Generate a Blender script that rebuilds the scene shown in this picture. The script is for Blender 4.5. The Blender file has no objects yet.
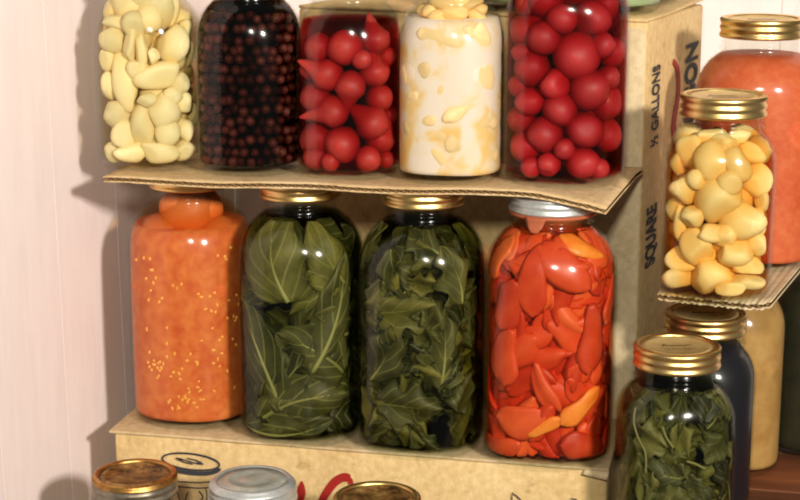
import bpy, math, random
import numpy as np
from mathutils import Vector, Matrix

random.seed(7)
rng = np.random.default_rng(11)
S = bpy.context.scene
COL = S.collection
PI = math.pi

# ------------------------------------------------------------------ camera
F_PX = 1700.0
PITCH = math.radians(13.3)
CAM = Vector((0.0, -1.45, 0.705))
FW = Vector((0, math.cos(PITCH), -math.sin(PITCH)))
UP = Vector((0, math.sin(PITCH), math.cos(PITCH)))
RT = Vector((1, 0, 0))
cd = bpy.data.cameras.new('camera')
cam = bpy.data.objects.new('camera', cd)
COL.objects.link(cam)
cam.location = CAM
cam.rotation_euler = (PI / 2 - PITCH, 0, 0)
cd.sensor_width = 36.0
cd.lens = F_PX / 800 * 36.0
cd.clip_start = 0.05
cd.dof.use_dof = True
cd.dof.focus_distance = 1.45
cd.dof.aperture_fstop = 20.0
S.camera = cam


def ray(px, py):
    return (FW + RT * ((px - 400) / F_PX) + UP * ((250 - py) / F_PX))


def on_z(px, py, z):
    d = ray(px, py)
    return CAM + d * ((z - CAM.z) / d.z)


def on_plane(px, py, p0, n):
    d = ray(px, py)
    return CAM + d * ((Vector(p0) - CAM).dot(n) / d.dot(n))


# ------------------------------------------------------------------ scene helpers
def link(name, verts, faces, mat=None, parent=None, smooth=True, loc=None, rot=None):
    me = bpy.data.meshes.new(name)
    me.from_pydata([tuple(v) for v in verts], [], [tuple(f) for f in faces])
    if mat:
        me.materials.append(mat)
    me.update()
    if smooth:
        me.polygons.foreach_set('use_smooth', [True] * len(me.polygons))
    o = bpy.data.objects.new(name, me)
    COL.objects.link(o)
    if parent:
        o.parent = parent
    if loc is not None:
        o.location = loc
    if rot is not None:
        o.rotation_euler = rot
    return o


def tag(o, label=None, cat=None, group=None, kind=None):
    if label: o['label'] = label
    if cat: o['category'] = cat
    if group: o['group'] = group
    if kind: o['kind'] = kind
    return o


def empty(name, loc=(0, 0, 0), rotz=0.0):
    o = bpy.data.objects.new(name, None)
    o.empty_display_size = 0.02
    COL.objects.link(o)
    o.location = loc
    o.rotation_euler = (0, 0, rotz)
    return o


def srgb(r, g, b):
    def f(c):
        c /= 255.0
        return c / 12.92 if c <= 0.04045 else ((c + 0.055) / 1.055) ** 2.4
    return (f(r), f(g), f(b), 1.0)


# ------------------------------------------------------------------ materials
class NT:
    def __init__(self, name):
        self.m = bpy.data.materials.new(name)
        self.m.use_nodes = True
        self.t = self.m.node_tree
        self.t.nodes.clear()
        self.out = self.n('ShaderNodeOutputMaterial')

    def n(self, typ, **kw):
        nd = self.t.nodes.new(typ)
        for k, v in kw.items():
            if k.startswith('i_'):
                nd.inputs[k[2:].replace('_', ' ')].default_value = v
            else:
                setattr(nd, k, v)
        return nd

    def l(self, a, b):
        self.t.links.new(a, b)

    def ramp(self, fac, stops):
        r = self.n('ShaderNodeValToRGB')
        e = r.color_ramp.elements
        while len(e) < len(stops):
            e.new(0.5)
        for i, (p, c) in enumerate(stops):
            e[i].position = p
            e[i].color = c
        self.l(fac, r.inputs['Fac'])
        return r.outputs['Color']

    def noise(self, scale, detail=4, rough=0.55, vec=None, coord='Object', stretch=None, dist=0.0):
        if vec is None:
            tc = self.n('ShaderNodeTexCoord')
            vec = tc.outputs[coord]
        if stretch:
            mp = self.n('ShaderNodeMapping')
            mp.inputs['Scale'].default_value = stretch
            self.l(vec, mp.inputs['Vector'])
            vec = mp.outputs['Vector']
        nz = self.n('ShaderNodeTexNoise')
        nz.inputs['Scale'].default_value = scale
        nz.inputs['Detail'].default_value = detail
        nz.inputs['Roughness'].default_value = rough
        nz.inputs['Distortion'].default_value = dist
        self.l(vec, nz.inputs['Vector'])
        return nz.outputs['Fac']

    def mix(self, fac, a, b, blend='MIX'):
        mx = self.n('ShaderNodeMix', data_type='RGBA', blend_type=blend)
        for sock, v in ((mx.inputs[0], fac), (mx.inputs[6], a), (mx.inputs[7], b)):
            if hasattr(v, 'is_linked'):
                self.l(v, sock)
            else:
                sock.default_value = v
        return mx.outputs[2]

    def bsdf(self, color, rough=0.6, metal=0.0, spec=0.3, bump=None, bump_d=0.001, coat=0.0):
        b = self.n('ShaderNodeBsdfPrincipled')
        for sock, v in ((b.inputs['Base Color'], color), (b.inputs['Roughness'], rough)):
            if hasattr(v, 'is_linked'):
                self.l(v, sock)
            else:
                sock.default_value = v
        b.inputs['Metallic'].default_value = metal
        b.inputs['Specular IOR Level'].default_value = spec
        if bump is not None:
            bp = self.n('ShaderNodeBump')
            bp.inputs['Strength'].default_value = 1.0
            bp.inputs['Distance'].default_value = bump_d
            self.l(bump, bp.inputs['Height'])
            self.l(bp.outputs['Normal'], b.inputs['Normal'])
        self.l(b.outputs['BSDF'], self.out.inputs['Surface'])
        return self.m


def glass_mat(name, tint, refl=0.020, edge=0.20, rough=0.14):
    k = NT(name)
    lw = k.n('ShaderNodeLayerWeight')
    lw.inputs['Blend'].default_value = 0.5
    pw = k.n('ShaderNodeMath', operation='POWER')
    k.l(lw.outputs['Facing'], pw.inputs[0])
    pw.inputs[1].default_value = 4.0
    ma = k.n('ShaderNodeMath', operation='MULTIPLY_ADD')
    k.l(pw.outputs[0], ma.inputs[0])
    ma.inputs[1].default_value = edge
    ma.inputs[2].default_value = refl
    tr = k.n('ShaderNodeBsdfTransparent')
    tr.inputs['Color'].default_value = (*tint, 1)
    gl = k.n('ShaderNodeBsdfGlossy')
    gl.inputs['Roughness'].default_value = rough
    mx = k.n('ShaderNodeMixShader')
    k.l(ma.outputs[0], mx.inputs[0])
    k.l(tr.outputs[0], mx.inputs[1])
    k.l(gl.outputs[0], mx.inputs[2])
    k.l(mx.outputs[0], k.out.inputs['Surface'])
    return k.m


def liquid_mat(name, sig):
    """clear coloured liquid: sig = absorption per metre for r, g, b"""
    k = NT(name)
    tr = k.n('ShaderNodeBsdfTransparent')
    k.l(tr.outputs[0], k.out.inputs['Surface'])
    d = max(sig) * 1.001
    va = k.n('ShaderNodeVolumeAbsorption')
    va.inputs['Color'].default_value = (1 - sig[0] / d, 1 - sig[1] / d, 1 - sig[2] / d, 1)
    va.inputs['Density'].default_value = d
    k.l(va.outputs[0], k.out.inputs['Volume'])
    return k.m


GLASS = glass_mat('clear_glass', (0.955, 0.97, 0.95))
GLASS_G = glass_mat('greenish_glass', (0.90, 0.95, 0.91))

k = NT('gold_lacquered_tin')
nz = k.noise(60, 4)
c = k.ramp(nz, [(0.3, srgb(226, 186, 112)), (0.7, srgb(240, 206, 142))])
GOLD = k.bsdf(c, 0.34, 1.0)
k = NT('gold_lid_disc')
nz = k.noise(90, 4)
c = k.ramp(nz, [(0.3, srgb(214, 184, 116)), (0.7, srgb(232, 204, 142))])
DISC = k.bsdf(c, 0.42, 0.55)
k = NT('rusty_gold_tin')
nz = k.noise(45, 6, 0.7)
c = k.ramp(nz, [(0.35, srgb(120, 70, 35)), (0.5, srgb(190, 140, 75)), (0.7, srgb(205, 165, 95))])
RUSTGOLD = k.bsdf(c, 0.35, 0.9)
k = NT('tarnished_tin')
nz = k.noise(60, 5, 0.7)
c = k.ramp(nz, [(0.3, srgb(96, 86, 72)), (0.7, srgb(160, 150, 132))])
TARNISH = k.bsdf(c, 0.38, 0.7)
k = NT('stained_lid_disc')
nz = k.noise(55, 6, 0.75)
c = k.ramp(nz, [(0.38, srgb(60, 40, 22)), (0.52, srgb(145, 105, 55)), (0.68, srgb(195, 165, 110))])
STAINDISC = k.bsdf(c, 0.42, 0.45)
k = NT('dull_zinc')
nz = k.noise(70, 6, 0.7)
c = k.ramp(nz, [(0.3, srgb(176, 180, 180)), (0.7, srgb(222, 224, 220))])
ZINC = k.bsdf(c, 0.42, 0.65)
k = NT('porcelain_lid_liner')
nz = k.noise(60, 5, 0.7)
c = k.ramp(nz, [(0.3, srgb(150, 155, 150)), (0.65, srgb(200, 200, 185))])
ZDISC = k.bsdf(c, 0.3, 0.3)
k = NT('brown_rubber')
RUBBER = k.bsdf(srgb(170, 92, 60), 0.55)
k = NT('dark_print')
INK = k.bsdf(srgb(52, 54, 60), 0.8)
k = NT('red_print')
REDINK = k.bsdf(srgb(158, 34, 26), 0.75)
k = NT('lid_print')
LIDINK = k.bsdf(srgb(88, 66, 34), 0.6)


def cardboard(name, a, b, c2):
    k = NT(name)
    tc = k.n('ShaderNodeTexCoord')
    n1 = k.noise(9, 6, 0.65)
    n2 = k.noise(160, 3, 0.6, stretch=(1, 1, 0.8))
    col = k.ramp(n1, [(0.3, a), (0.52, b), (0.72, c2)])
    col2 = k.mix(0.22, col, k.ramp(n2, [(0.35, srgb(140, 112, 72)), (0.7, srgb(238, 218, 178))]))
    n3 = k.noise(38, 5, 0.7)
    col3 = k.mix(0.5, col2, k.ramp(n3, [(0.28, srgb(150, 118, 76)), (0.42, (1, 1, 1, 1))]), 'MULTIPLY')
    return k.bsdf(col3, 0.85, 0, 0.15, bump=n2, bump_d=0.0006)


CARD = cardboard('tan_cardboard', srgb(206, 172, 114), srgb(222, 190, 132), srgb(232, 204, 152))
CARD_TOP = cardboard('worn_cardboard', srgb(190, 162, 118), srgb(206, 180, 138), srgb(220, 196, 158))
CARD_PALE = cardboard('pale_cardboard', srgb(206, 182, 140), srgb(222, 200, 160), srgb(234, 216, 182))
CARD_SHEET = cardboard('kraft_sheet', srgb(196, 162, 112), srgb(214, 182, 134), srgb(228, 200, 156))
k = NT('shaded_fluting')
FLUTE = k.bsdf(srgb(128, 98, 62), 0.9, 0, 0.1)  # darker than the liners: shade of the open flute gaps put into the colour

# painted boards
k = NT('whitewashed_boards')
n1 = k.noise(9, 6, 0.65, stretch=(1.0, 1.0, 0.25))
n2 = k.noise(60, 6, 0.75, stretch=(0.7, 0.7, 0.10))
col = k.ramp(n1, [(0.3, srgb(246, 227, 222)), (0.6, srgb(252, 236, 232))])
col = k.mix(0.25, col, k.ramp(n2, [(0.30, srgb(214, 196, 188)), (0.55, srgb(249, 238, 233))]))
n4 = k.noise(120, 4, 0.8, stretch=(1, 1, 0.5))
col = k.mix(k.ramp(n4, [(0.68, (0, 0, 0, 1)), (0.78, (1, 1, 1, 1))]), col, srgb(205, 190, 182))
WALL = k.bsdf(col, 0.7, 0, 0.25, bump=n2, bump_d=0.0004)

k = NT('reddish_brown_wood')
n1 = k.noise(14, 6, 0.6, stretch=(0.25, 2.5, 2.5))
col = k.ramp(n1, [(0.3, srgb(78, 40, 22)), (0.7, srgb(138, 80, 46))])
WOOD = k.bsdf(col, 0.6, 0, 0.3, bump=n1, bump_d=0.001)
k = NT('table_wood')
n1 = k.noise(8, 6, 0.6, stretch=(0.3, 3, 3))
col = k.ramp(n1, [(0.3, srgb(90, 68, 48)), (0.7, srgb(140, 110, 80))])
FLOORM = k.bsdf(col, 0.65)

# ------------------------------------------------------------------ setting
def board_wall(name, p0, direction, s0, s1, lean=0.0, BW=0.118):
    """tongue-and-groove board wall; direction runs left to right as seen from the room. built in its own frame"""
    vs, fs = [], []
    n0, n1 = math.floor(s0 / BW), math.ceil(s1 / BW)
    tl = math.tan(lean)
    for i in range(n0, n1):
        a, b, g = i * BW, (i + 1) * BW, 0.0012
        if i == n0: a = s0
        if i == n1 - 1: b = s1
        prof = [(a + 0.0004, -0.008), (a + 0.0004, -g), (a + 0.0005, 0.0), (b - 0.0005, 0.0), (b - 0.0004, -g), (b - 0.0004, -0.008)]
        base = len(vs)
        for z in (0.0, 1.3):
            for k_, (s, d) in enumerate(prof):
                sh = -tl * (z - 0.4)
                if (i == n0 and k_ < 3) or (i == n1 - 1 and k_ > 2): sh = 0
                vs.append((s + sh, -d, z))
        m = len(prof)
        for j in range(m - 1):
            fs.append((base + j, base + j + 1, base + m + j + 1, base + m + j))
    b0 = len(vs)
    for z in (0.0, 1.3):
        vs += [(s0, 0.0016, z), (s1, 0.0016, z), (s1, 0.012, z), (s0, 0.012, z)]
    fs += [(b0, b0 + 1, b0 + 5, b0 + 4), (b0 + 1, b0 + 2, b0 + 6, b0 + 5), (b0 + 2, b0 + 3, b0 + 7, b0 + 6), (b0 + 3, b0, b0 + 4, b0 + 7), (b0 + 4, b0 + 5, b0 + 6, b0 + 7)]
    w = link(name, vs, fs, WALL, smooth=False, loc=(p0[0], p0[1], 0), rot=(0, 0, math.atan2(direction[1], direction[0])))
    tag(w, kind='structure')
    return w


AL = math.radians(17.0)
AB = math.radians(12.0)
dl = Vector((math.sin(AL), math.cos(AL), 0))          # side wall runs away from the camera
db = Vector((math.cos(AB), -math.sin(AB), 0))         # back wall behind the cartons
PL = Vector((-0.2587, 0.0152, 0)) + Vector((-math.cos(AL), math.sin(AL), 0)) * 0.050
PB = Vector((-0.0165, 0.388, 0))
den = dl.x * db.y - dl.y * db.x
LW = ((PB.x - PL.x) * db.y - (PB.y - PL.y) * db.x) / den
corner = PL + dl * LW
board_wall('wall_left', PL, dl, -0.26, LW, math.radians(1.4))
board_wall('wall_back', corner, db, 0.0005, 0.95)
Z0 = 0.02
q0, q1, q2, q3 = PL - dl * 0.26, corner + db * 0.85 - dl * 0.85, corner + db * 0.95, corner
vs = [(q.x, q.y, Z0) for q in (q0, q1, q2, q3)]
vs += [(x, y, -0.02) for x, y, z in vs]
f = link('floor', vs, [(0, 1, 2, 3), (7, 6, 5, 4), (0, 4, 5, 1), (1, 5, 6, 2), (2, 6, 7, 3), (3, 7, 4, 0)], FLOORM, smooth=False)
tag(f, kind='structure')


# ------------------------------------------------------------------ boxes
def box_mesh(lx, ly, lz, n=10, bulge=0.0, bev=0.002, seed=0, z0=0.0):
    """rounded-edge box with slightly uneven faces. origin: front right bottom corner; x goes left (negative), y back."""
    r = np.random.default_rng(seed)
    xs = np.concatenate([[0, bev], np.linspace(bev, lx - bev, n)[1:-1], [lx - bev, lx]])
    ys = np.concatenate([[0, bev], np.linspace(bev, ly - bev, max(4, n // 2))[1:-1], [ly - bev, ly]])
    zs = np.concatenate([[0, bev], np.linspace(bev, lz - bev, max(4, n // 2))[1:-1], [lz - bev, lz]])
    idx, vs, fs = {}, [], []

    def vid(i, j, kk):
        key = (i, j, kk)
        if key not in idx:
            x, y, z = xs[i], ys[j], zs[kk]
            ex, ey, ez = x in (0, lx), y in (0, ly), z in (0, lz)
            if ex + ey + ez >= 2:   # round edges
                q = bev * (0.30 if ex + ey + ez == 2 else 0.45)
                if ex: x += q if x == 0 else -q
                if ey: y += q if y == 0 else -q
                if ez: z += q if z == 0 else -q
            elif bulge:
                u, v, w2 = math.sin(PI * x / lx), math.sin(PI * y / ly), math.sin(PI * z / lz)
                if ex: x += (-1 if x == 0 else 1) * bulge * v * w2
                if ey: y += (-1 if y == 0 else 1) * bulge * u * w2 
            idx[key] = len(vs)
            vs.append((x - lx, y, z + z0))
        return idx[key]
    I, J, K = len(xs) - 1, len(ys) - 1, len(zs) - 1
    for i in range(I):
        for j in range(J):
            fs.append((vid(i, j, 0), vid(i, j + 1, 0), vid(i + 1, j + 1, 0), vid(i + 1, j, 0)))
            fs.append((vid(i, j, K), vid(i + 1, j, K), vid(i + 1, j + 1, K), vid(i, j + 1, K)))
        for kk in range(K):
            fs.append((vid(i, 0, kk), vid(i + 1, 0, kk), vid(i + 1, 0, kk + 1), vid(i, 0, kk + 1)))
            fs.append((vid(i, J, kk), vid(i, J, kk + 1), vid(i + 1, J, kk + 1), vid(i + 1, J, kk)))
    for j in range(J):
        for kk in range(K):
            fs.append((vid(0, j, kk), vid(0, j, kk + 1), vid(0, j + 1, kk + 1), vid(0, j + 1, kk)))
            fs.append((vid(I, j, kk), vid(I, j + 1, kk), vid(I, j + 1, kk + 1), vid(I, j, kk + 1)))
    return vs, fs


def ribbon(pts, widths, mapf, thick=0.0004):
    """flat printed stroke following pts (2D), mapped by mapf(u, v, lift)"""
    vs, fs = [], []
    n = len(pts)
    for i, (x, y) in enumerate(pts):
        a = pts[max(0, i - 1)]
        b = pts[min(n - 1, i + 1)]
        dx, dy = b[0] - a[0], b[1] - a[1]
        L = math.hypot(dx, dy) or 1
        nx, ny = -dy / L, dx / L
        wd = widths[i] if isinstance(widths, (list, tuple)) else widths
        for s in (-1, 1):
            for t in (0, 1):
                vs.append(mapf(x + nx * wd * 0.5 * s, y + ny * wd * 0.5 * s, thick * t))
    for i in range(n - 1):
        a, b = 4 * i, 4 * (i + 1)
        fs += [(a + 1, a + 3, b + 3, b + 1), (a, a + 1, b + 1, b), (a + 3, a + 2, b + 2, b + 3)]
    fs += [(0, 2, 3, 1), (4 * n - 4, 4 * n - 3, 4 * n - 1, 4 * n - 2)]
    return vs, fs


def bez(p, n=14):
    """Catmull-Rom through points"""
    out = []
    for i in range(len(p) - 1):
        p0, p1, p2, p3 = p[max(0, i - 1)], p[i], p[i + 1], p[min(len(p) - 1, i + 2)]
        for t in np.linspace(0, 1, n, endpoint=False):
            out.append(tuple(0.5 * (2 * p1[d] + (p2[d] - p0[d]) * t + (2 * p0[d] - 5 * p1[d] + 4 * p2[d] - p3[d]) * t * t
                                    + (-p0[d] + 3 * p1[d] - 3 * p2[d] + p3[d]) * t ** 3) for d in (0, 1)))
    out.append(tuple(p[-1]))
    return out


def merge(parts):
    V, Fc = [], []
    for v, f in parts:
        b = len(V)
        V += list(v)
        Fc += [tuple(i + b for i in q) for q in f]
    return V, Fc


def text_mesh(body, size, offset=0.0, extrude=0.0003, sx=1.0):
    cu = bpy.data.curves.new('lettering', 'FONT')
    cu.body = body
    cu.size = size
    cu.offset = offset
    cu.extrude = extrude
    cu.align_x = 'LEFT'
    o = bpy.data.objects.new('lettering_source', cu)
    COL.objects.link(o)
    dg = bpy.context.evaluated_depsgraph_get()
    me = bpy.data.meshes.new_from_object(o.evaluated_get(dg))
    vs = [(v.co.x * sx, v.co.y, v.co.z) for v in me.vertices]
    fs = [tuple(p.vertices) for p in me.polygons]
    bpy.data.objects.remove(o)
    bpy.data.curves.remove(cu)
    bpy.data.meshes.remove(me)
    return vs, fs


H1 = 0.19
# low box (its top carries the second row)
TH_L = -math.radians(12.6)
LFR = on_z(609, 469, H1)                     # front right top corner
LB_LEN, LB_DEP = 0.454, 0.134
low = empty('cardboard_carton', (LFR.x, LFR.y, Z0), TH_L)
tag(low, 'long low tan carton printed with a jar drawing and red script, jars standing on it', 'cardboard box')
vs, fs = box_mesh(LB_LEN, LB_DEP, H1 - Z0 - 0.003, 14, 0.0015, 0.0025, 3)
# tuck the body slightly inside the flap
vs = [(x - 0.0015 if x > -0.1 else x + 0.005, y + 0.0008, z) for x, y, z in vs]
link('carton_body', vs, fs, CARD, low)
vs, fs = box_mesh(LB_LEN, LB_DEP, 0.003, 12, 0, 0.001, 4, z0=H1 - Z0 - 0.003)
vs = [(x, y + (0.0006 * math.sin(x * 60) if y < 0.01 else 0), z) for x, y, z in vs]
link('top_flap', vs, fs, CARD_TOP, low)
# torn paper curl on the front right corner
tv, tf = [], []
for i in range(9):
    t = i / 8
    for j in range(4):
        s = j / 3
        tv.append((-0.020 + 0.021 * t - 0.003 * s, -0.0015 - 0.0028 * math.sin(PI * s) * (0.4 + t), H1 - Z0 - 0.001 - 0.012 * s * (0.5 + 0.5 * t) + 0.002 * t * s))
for i in range(8):
    for j in range(3):
        a = i * 4 + j
        tf.append((a, a + 1, a + 5, a + 4))
torn = link('torn_paper_edge', tv, tf, CARD_PALE, low)
sm = torn.modifiers.new('thick', 'SOLIDIFY'); sm.thickness = 0.0006

low_mat = Matrix.Translation((LFR.x, LFR.y, Z0)) @ Matrix.Rotation(TH_L, 4, 'Z')
low_inv = low_mat.inverted()
nF = (low_mat.to_3x3() @ Vector((0, -1, 0)))


def low_front(px, py, lift=0.0004):
    q = on_plane(px, py, low_mat @ Vector((0, -0.0012, 0)), nF)
    q = low_inv @ q
    return (q.x, -0.0012 - lift, q.z)


def px_ribbon(name, strokes, mat, parent, mapf):
    parts = []
    for pts, w in strokes:
        parts.append(ribbon(pts, w, lambda u, v, l: mapf(u, v, 0.0003 + l)))
    V, Fc = merge(parts)
    return link(name, V, Fc, mat, parent, smooth=False)


# red script capital: pointed left stroke and a long curved arm with a ball end
st = []
st.append((bez([(302, 481), (301, 492), (297, 505), (292, 520)], 8), [1 + 9 * min(1, i / 8) for i in range(25)]))
arm = bez([(300, 530), (316, 512), (324, 497), (334, 483), (344, 477), (350, 480), (351, 484)], 8)
st.append((arm, [4 + 4.5 * math.sin(min(1, i / 30) * PI * 0.55) if i < 38 else 5.0 for i in range(len(arm))]))
arm2 = bez([(322, 500), (330, 515), (342, 532), (356, 540)], 8)
st.append((arm2, [6] * len(arm2)))
px_ribbon('red_script_letter', st, REDINK, low, low_front)
# printed jar drawing
ell = [(191 + 28.5 * math.cos(a) - 0.0, 461.5 + 8.0 * math.sin(a) + 3.2 * math.cos(a)) for a in np.linspace(0, 2 * PI, 41)]
st = [(ell, 1.7)]
low_arc = [(191 + 28.5 * math.cos(a), 464.5 + 8.4 * math.sin(a) + 3.2 * math.cos(a)) for a in np.linspace(0.05, PI - 0.05, 25)]
st.append((low_arc, 4.0))
for a in np.linspace(0.9, 4.6, 14):      # scribbled print on the drawn lid
    cx, cy = 190 + 11 * math.cos(a * 1.7), 461 + 2.6 * math.sin(a * 2.3)
    st.append(([(cx - 3, cy - 0.8), (cx + 2.5, cy + 0.9)], 1.0))
st.append(([(166, 478), (180, 481.5), (200, 482.5), (216, 481)], 1.1))
st.append(([(170, 484), (184, 487), (200, 488), (213, 487)], 0.9))
st.append((bez([(176, 486), (179, 497), (183, 510), (184, 530)], 6), 1.0))
st.append((bez([(206, 488), (207, 498), (204, 508), (205, 530)], 6), 1.0))
st.append((bez([(188, 492), (186, 500), (191, 505), (189, 512)], 6), 1.3))
st.append((bez([(199, 491), (203, 497), (199, 503), (200, 512)], 6), 1.3))
px_ribbon('printed_jar_drawing', st, INK, low, low_front)
st = [([(518, 506), (517, 496), (512.5, 492.5), (512, 498), (513, 506)], 1.0), ]
px_ribbon('printed_outline', [([(524, 503), (517, 496), (512.5, 492.5), (512, 498), (513, 506)], 1.1)], INK, low, low_front)
px_ribbon('printed_outline', [([(571, 498.5), (576, 499), (580, 503)], 1.0)], INK, low, low_front)

# tall box at the back, text up its right side
TH_T = -math.radians(24)
TFR = Vector((0.2175, 0.052, 0))
TB_W, TB_D, TB_TOP = 0.345, 0.200, 0.5585
tall = empty('upright_carton', (TFR.x, TFR.y, Z0), TH_T)
tag(tall, 'tall upright cardboard carton lettered up its side, standing behind the shelves of jars', 'cardboard box')
vs, fs = box_mesh(TB_W, TB_D, TB_TOP - Z0 - 0.003, 12, 0.0015, 0.0025, 5)
link('carton_body', vs, fs, CARD, tall)
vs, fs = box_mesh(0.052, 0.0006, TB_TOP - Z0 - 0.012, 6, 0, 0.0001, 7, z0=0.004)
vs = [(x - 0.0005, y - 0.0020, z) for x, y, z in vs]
link('pale_edge_strip', vs, fs, CARD_PALE, tall)  # paler strip down the front face beside the right edge
vs, fs = box_mesh(TB_W, TB_D, 0.003, 8, 0, 0.001, 6, z0=TB_TOP - Z0 - 0.003)
vs = [(x + 0.001 * math.sin(y * 40), y, z + 0.004 * max(0, y - 0.1) / 0.1 * (1 if x > -0.06 else 0)) for x, y, z in vs]
link('top_flap', vs, fs, CARD, tall)


def side_text(name, body, y, z, size, mat, off=0.0, sx=1.0):
    vs, fs = text_mesh(body, size, off, 0.0002, sx)
    out = []
    for (a, b, c) in vs:     # text runs upward, letter tops point to the front
        out.append((0.0018 + c, y - b, z + a - Z0))
    return link(name, out, fs, mat, tall, smooth=False)


EDGE = [  # narrow lighter strip along the front right edge
]
side_text('square_lettering', 'SQUARE', 0.046, 0.328, 0.046, INK, 0.0012, 0.335)
side_text('gallons_lettering', '\u00bd GALLONS', 0.042, 0.440, 0.032, INK, 0.0006, 0.42)
side_text('mason_lettering', 'MASON', 0.178, 0.432, 0.062, INK, 0.0016, 0.42)
rs = bez([(0.104, 0.395), (0.112, 0.42), (0.098, 0.45), (0.110, 0.478), (0.106, 0.50), (0.088, 0.512)], 8)
V, Fc = ribbon(rs, [0.020 * (1 - 0.75 * i / len(rs)) for i in range(len(rs))], lambda u, v, l: (0.0016 + l, u, v - Z0))
link('red_script_stroke', V, Fc, REDINK, tall, smooth=False)


# ------------------------------------------------------------------ corrugated sheets
def sheet(name, FL, FR, BR, BL, ztop, th, zfun, wav, nseg, label, mats):
    root = empty(name, (FL[0], FL[1], ztop))
    tag(root, label, 'cardboard sheet')
    o = Vector((FL[0], FL[1], 0))

    def P(u, v):
        a = Vector(FL) * (1 - u) + Vector(FR) * u
        b = Vector(BL) * (1 - u) + Vector(BR) * u
        q = a * (1 - v) + b * v
        return q.x, q.y

    def slab(nm, zoff0, zoff1, mat, nu=60, nv=14, rag=0.0):
        vs, fs = [], []
        for lay, zo in ((0, zoff0), (1, zoff1)):
            for j in range(nv + 1):
                for i in range(nu + 1):
                    u, v = i / nu, j / nv
                    vv = v
                    if j == 0:
                        vv = v + rag * (math.sin(i * 2.1 + zoff0 * 900) + math.sin(i * 0.77)) * 0.5
                    x, y = P(u, vv)
                    vs.append((x - o.x, y - o.y, zfun(u, vv) + zo))
        N = (nu + 1) * (nv + 1)
        for j in range(nv):
            for i in range(nu):
                a = j * (nu + 1) + i
                fs.append((a + nu + 1, a + nu + 2, a + 1, a))
                fs.append((N + a, N + a + 1, N + a + nu + 2, N + a + nu + 1))
        for i in range(nu):
            a = i
            fs.append((a, a + 1, N + a + 1, N + a))
            a = nv * (nu + 1) + i
            fs.append((a + 1, a, N + a, N + a + 1))
        for j in range(nv):
            a = j * (nu + 1)
            fs.append((a + nu + 1, a, N + a, N + a + nu + 1))
            a = a + nu
            fs.append((a, a + nu + 1, N + a + nu + 1, N + a))
        return link(nm, vs, fs, mat, root)
    t = 0.0009
    slab('top_liner', -t, 0.0, mats[0], rag=0.012)
    slab('bottom_liner', -th, -th + t, mats[1], rag=0.01)
    # fluting: sine ribbon with thickness, running front to back
    vs, fs = [], []
    L = (Vector(FR) - Vector(FL)).length
    per = 8
    n = int(L / wav) * per
    amp = (th - 2 * t) / 2 - 0.0004
    nv = 8
    for lay in (-1, 1):
        for j in range(nv + 1):
            for i in range(n + 1):
                u, v = i / n, 0.004 + 0.992 * j / nv
                x, y = P(u, v)
                z = zfun(u, v) - th / 2 + amp * math.sin(2 * PI * i / per) + lay * 0.0004
                vs.append((x - o.x, y - o.y, z))
    N = (n + 1) * (nv + 1)
    for j in range(nv):
        for i in range(n):
            a = j * (n + 1) + i
            fs.append((a + n + 1, a + n + 2, a + 1, a))
            fs.append((N + a, N + a + 1, N + a + n + 2, N + a + n + 1))
    for i in range(n):
        fs.append((i, i + 1, N + i + 1, N + i))
    link('fluting', vs, fs, mats[2], root)
    return root


HS = 0.4290
SH_B = 0.4240
A = on_z(103, 177.5, HS)
FL = (A.x, A.y, 0)
B_ = on_z(606, 194.5, HS)
FR = (B_.x, B_.y, 0)
BL = (A.x + 0.026, A.y + 0.128, 0)
BR = (0.2165, 0.036, 0)


def zs_main(u, v):
    d = 0.0
    if u > 0.84:
        d -= 0.0115 * ((u - 0.84) / 0.16) ** 1.7 * max(0.0, 1 - v * 1.25)
    d += 0.0009 * math.sin(u * 17 + 1.0) * (1 - v) ** 2
    return d


sheet('corrugated_shelf', FL, FR, BR, BL, HS, HS - SH_B, zs_main, 0.0066, 60,
      'long corrugated cardboard sheet resting on the second row of jar lids, drooping at one end', (CARD_SHEET, CARD_SHEET, FLUTE))
H3 = 0.339
A = on_z(657.5, 294, H3)
B_ = on_z(771, 306, H3)


def zs_right(u, v):
    return 0.0004 * math.sin(u * 2 * PI * 17) + (0.004 * max(0, (u - 0.8) / 0.2) ** 2 * (1 - v))


sheet('corrugated_pad', (A.x, A.y, 0), (B_.x, B_.y, 0), (0.412, 0.155, 0), (0.278, 0.165, 0), H3, 0.0055, zs_right, 0.0072, 18,
      'short ribbed cardboard sheet under the potato jar and the big orange jar', (CARD_PALE, CARD_PALE, FLUTE))


# crates on the right
def crate(name, corner, rot, lx, ly, z1, label):
    root = empty(name, (corner[0], corner[1], Z0), rot)
    tag(root, label, 'crate')
    h = z1 - Z0
    vs, fs = box_mesh(lx, ly, 0.012, 4, 0, 0.0015, 1, z0=h - 0.012)
    link('top_board', vs, fs, WOOD, root)
    for nm, ox, oy, wx, wy in (('front_board', 0, 0, lx, 0.012), ('rear_board', 0, ly - 0.012, lx, 0.012),
                               ('end_board', 0, 0.0125, 0.012, ly - 0.025), ('end_board', -(lx - 0.012), 0.0125, 0.012, ly - 0.025)):
        vs, fs = box_mesh(wx, wy, h - 0.0125, 4, 0, 0.0015, 2)
        vs = [(x + ox, y + oy, z) for x, y, z in vs]
        link(nm, vs, fs, WOOD, root)
    return root


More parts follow.
